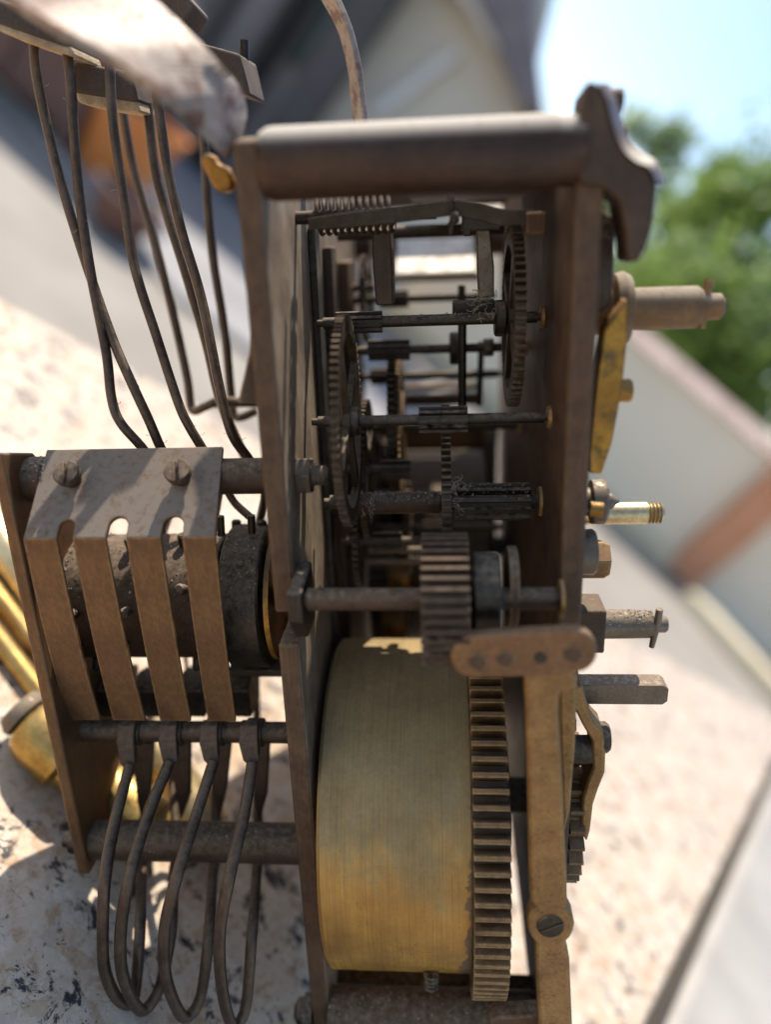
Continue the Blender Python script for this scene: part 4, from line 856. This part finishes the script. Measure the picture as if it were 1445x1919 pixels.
# ------------------------------------------------------------------ garden wall on the right
GYW = 5.85
gw = empty('garden_wall', (2.5, GYW, 0)); tag(gw, 'pale rendered garden wall with pinkish tile coping at right', 'wall')
tz0, tz1 = F(1180, 640, GYW), F(1445, 830, GYW)
zt_ = (tz0.z + tz1.z) / 2
b = MB(); b.prism([(-1.6, GYW, 0), (6, GYW, 0), (6, GYW, zt_ + .14), (-1.6, GYW, zt_ - .11)], (0, .2, 0)); b.build('wall', M_GWALL, gw, .01, mm=False)
for k in range(18):
    xk = -1.6 + k * .41; zk = zt_ - .08 + (xk + .6) / 6.6 * .22
    b = MB(); b.prism([(xk, GYW - .06, zk + .002), (xk + .40, GYW - .06, zk + .016), (xk + .40, GYW + .1, zk + .12), (xk, GYW + .1, zk + .105)], (0, .14, 0)); b.build('coping_tile', M_COPE, gw, .008, mm=False)
e1, e2 = F(1445, 888, GYW - .1), F(1445, 985, GYW - .1)
b = MB(); b.box(e1.x, e2.x, GYW - .1, GYW - .004, 0.02, zt_ + .05); b.build('terracotta_pier', M_TERRA, gw, .01, mm=False)
b = MB(); b.box(-1.6, e1.x - .004, GYW - .10, GYW - .004, 0, .13); b.build('plinth', M_YEL, gw, .01, mm=False)
k0, k1 = G(1300, 1150, 0), G(1445, 1310, 0)
b = MB(); dk = (k1 - k0).normalized(); nk = Vector((-dk.y, dk.x, 0)); a, c = k0 - dk * .1, k1 + dk * 1.5
b.prism([a - nk * .12, c - nk * .12, c + nk * .12, a + nk * .12], (0, 0, .11)); kb_ = b.build('kerb', M_YEL, mm=False, bevel=.01); tag(kb_, None, None, kind='structure')

# ------------------------------------------------------------------ trees beyond the wall
def tree(x, y, h, cr, lab, m, n, leaf, seed, crown_z=.62, sq=.8):
    R_ = np.random.default_rng(seed); t = empty('leafy_tree', (x, y, 0)); tag(t, lab, 'tree', 'trees beyond the garden wall')
    b = MB(); top = h * crown_z
    b.tube([(x, y, -.05), (x + .08 * h * .2, y, h * .25), (x - .05, y + .05, h * .5), (x + .05, y, h * .8)], [h * .03, h * .024, h * .018, h * .006], 10)
    for k in range(7):
        a = k * 2.4; z0 = h * (.3 + .06 * k); d = Vector((math.cos(a), math.sin(a), .75)); p0 = Vector((x, y, z0))
        b.tube([p0, p0 + d * cr * .4, p0 + d * cr * .75 + Vector((0, 0, cr * .1))], [h * .012, h * .008, h * .003], 6)
    b.build('trunk', M_BARK, t, mm=False)
    cen = []
    for k in range(26):
        v = R_.normal(size=3); v /= np.linalg.norm(v); rr = R_.uniform(.35, 1) ** .5 * cr * .85
        cen.append((x + v[0] * rr, y + v[1] * rr, top + v[2] * rr * sq, cr * R_.uniform(.18, .38)))
    C_ = np.array(cen); idx = R_.integers(0, len(C_), n); P0 = C_[idx, :3] + R_.normal(size=(n, 3)) * C_[idx, 3:4] * .55
    a = R_.normal(size=(n, 3)); a /= np.linalg.norm(a, axis=1)[:, None]; q = R_.normal(size=(n, 3)); c = np.cross(a, q); c /= np.linalg.norm(c, axis=1)[:, None]
    s = leaf * R_.uniform(.6, 1.3, (n, 1)); a *= s; c *= s * .5
    V = np.stack([P0 - a, P0 + c, P0 + a, P0 - c], 1).reshape(-1, 3) - np.array((x, y, 0))
    me = bpy.data.meshes.new('crown'); me.from_pydata(V.tolist(), [], [(4 * i, 4 * i + 1, 4 * i + 2, 4 * i + 3) for i in range(n)]); me.materials.append(m)
    o = bpy.data.objects.new('crown', me); COL.objects.link(o); o.parent = t; o['c'] = (x, y, 0)
    return t
def bg(px, py, y0): q = F(px, py, y0); return q
q = bg(1300, 620, 11); tree(q.x, 11, 2.9, 1.5, 'broad bright green leafy tree just beyond the garden wall', M_LEAF, 8000, .085, 3, .5, .7)
q = bg(1440, 600, 12); tree(q.x, 12, 3.6, 1.9, 'broad grey green tree at the right, behind the bright green one', M_LEAFD, 10000, .10, 21, .55, .85)
q = bg(1500, 400, 13); tree(q.x, 13, 4.7, 1.7, 'tallest tree, at the right edge of the picture', M_LEAF, 7000, .10, 5, .62, 1.2)
q = bg(1190, 330, 16); tree(q.x, 16, 4.6, 1.0, 'slim pale green tree showing above the scroll bracket', M_LEAFP, 1500, .12, 8, .70, 1.5)
q = bg(1100, 330, 17); tree(q.x, 17, 3.9, .9, 'small pale tree showing between the house and the scroll bracket', M_LEAFP, 1500, .12, 31, .70, 1.2)
q = bg(1230, 520, 14); tree(q.x, 14, 2.7, 1.3, 'low rounded tree at the left end of the trees', M_LEAFD, 6000, .10, 12, .5, .6)

bpy.context.view_layer.update()
for o in bpy.data.objects:
    if 'c' in o: del o['c']
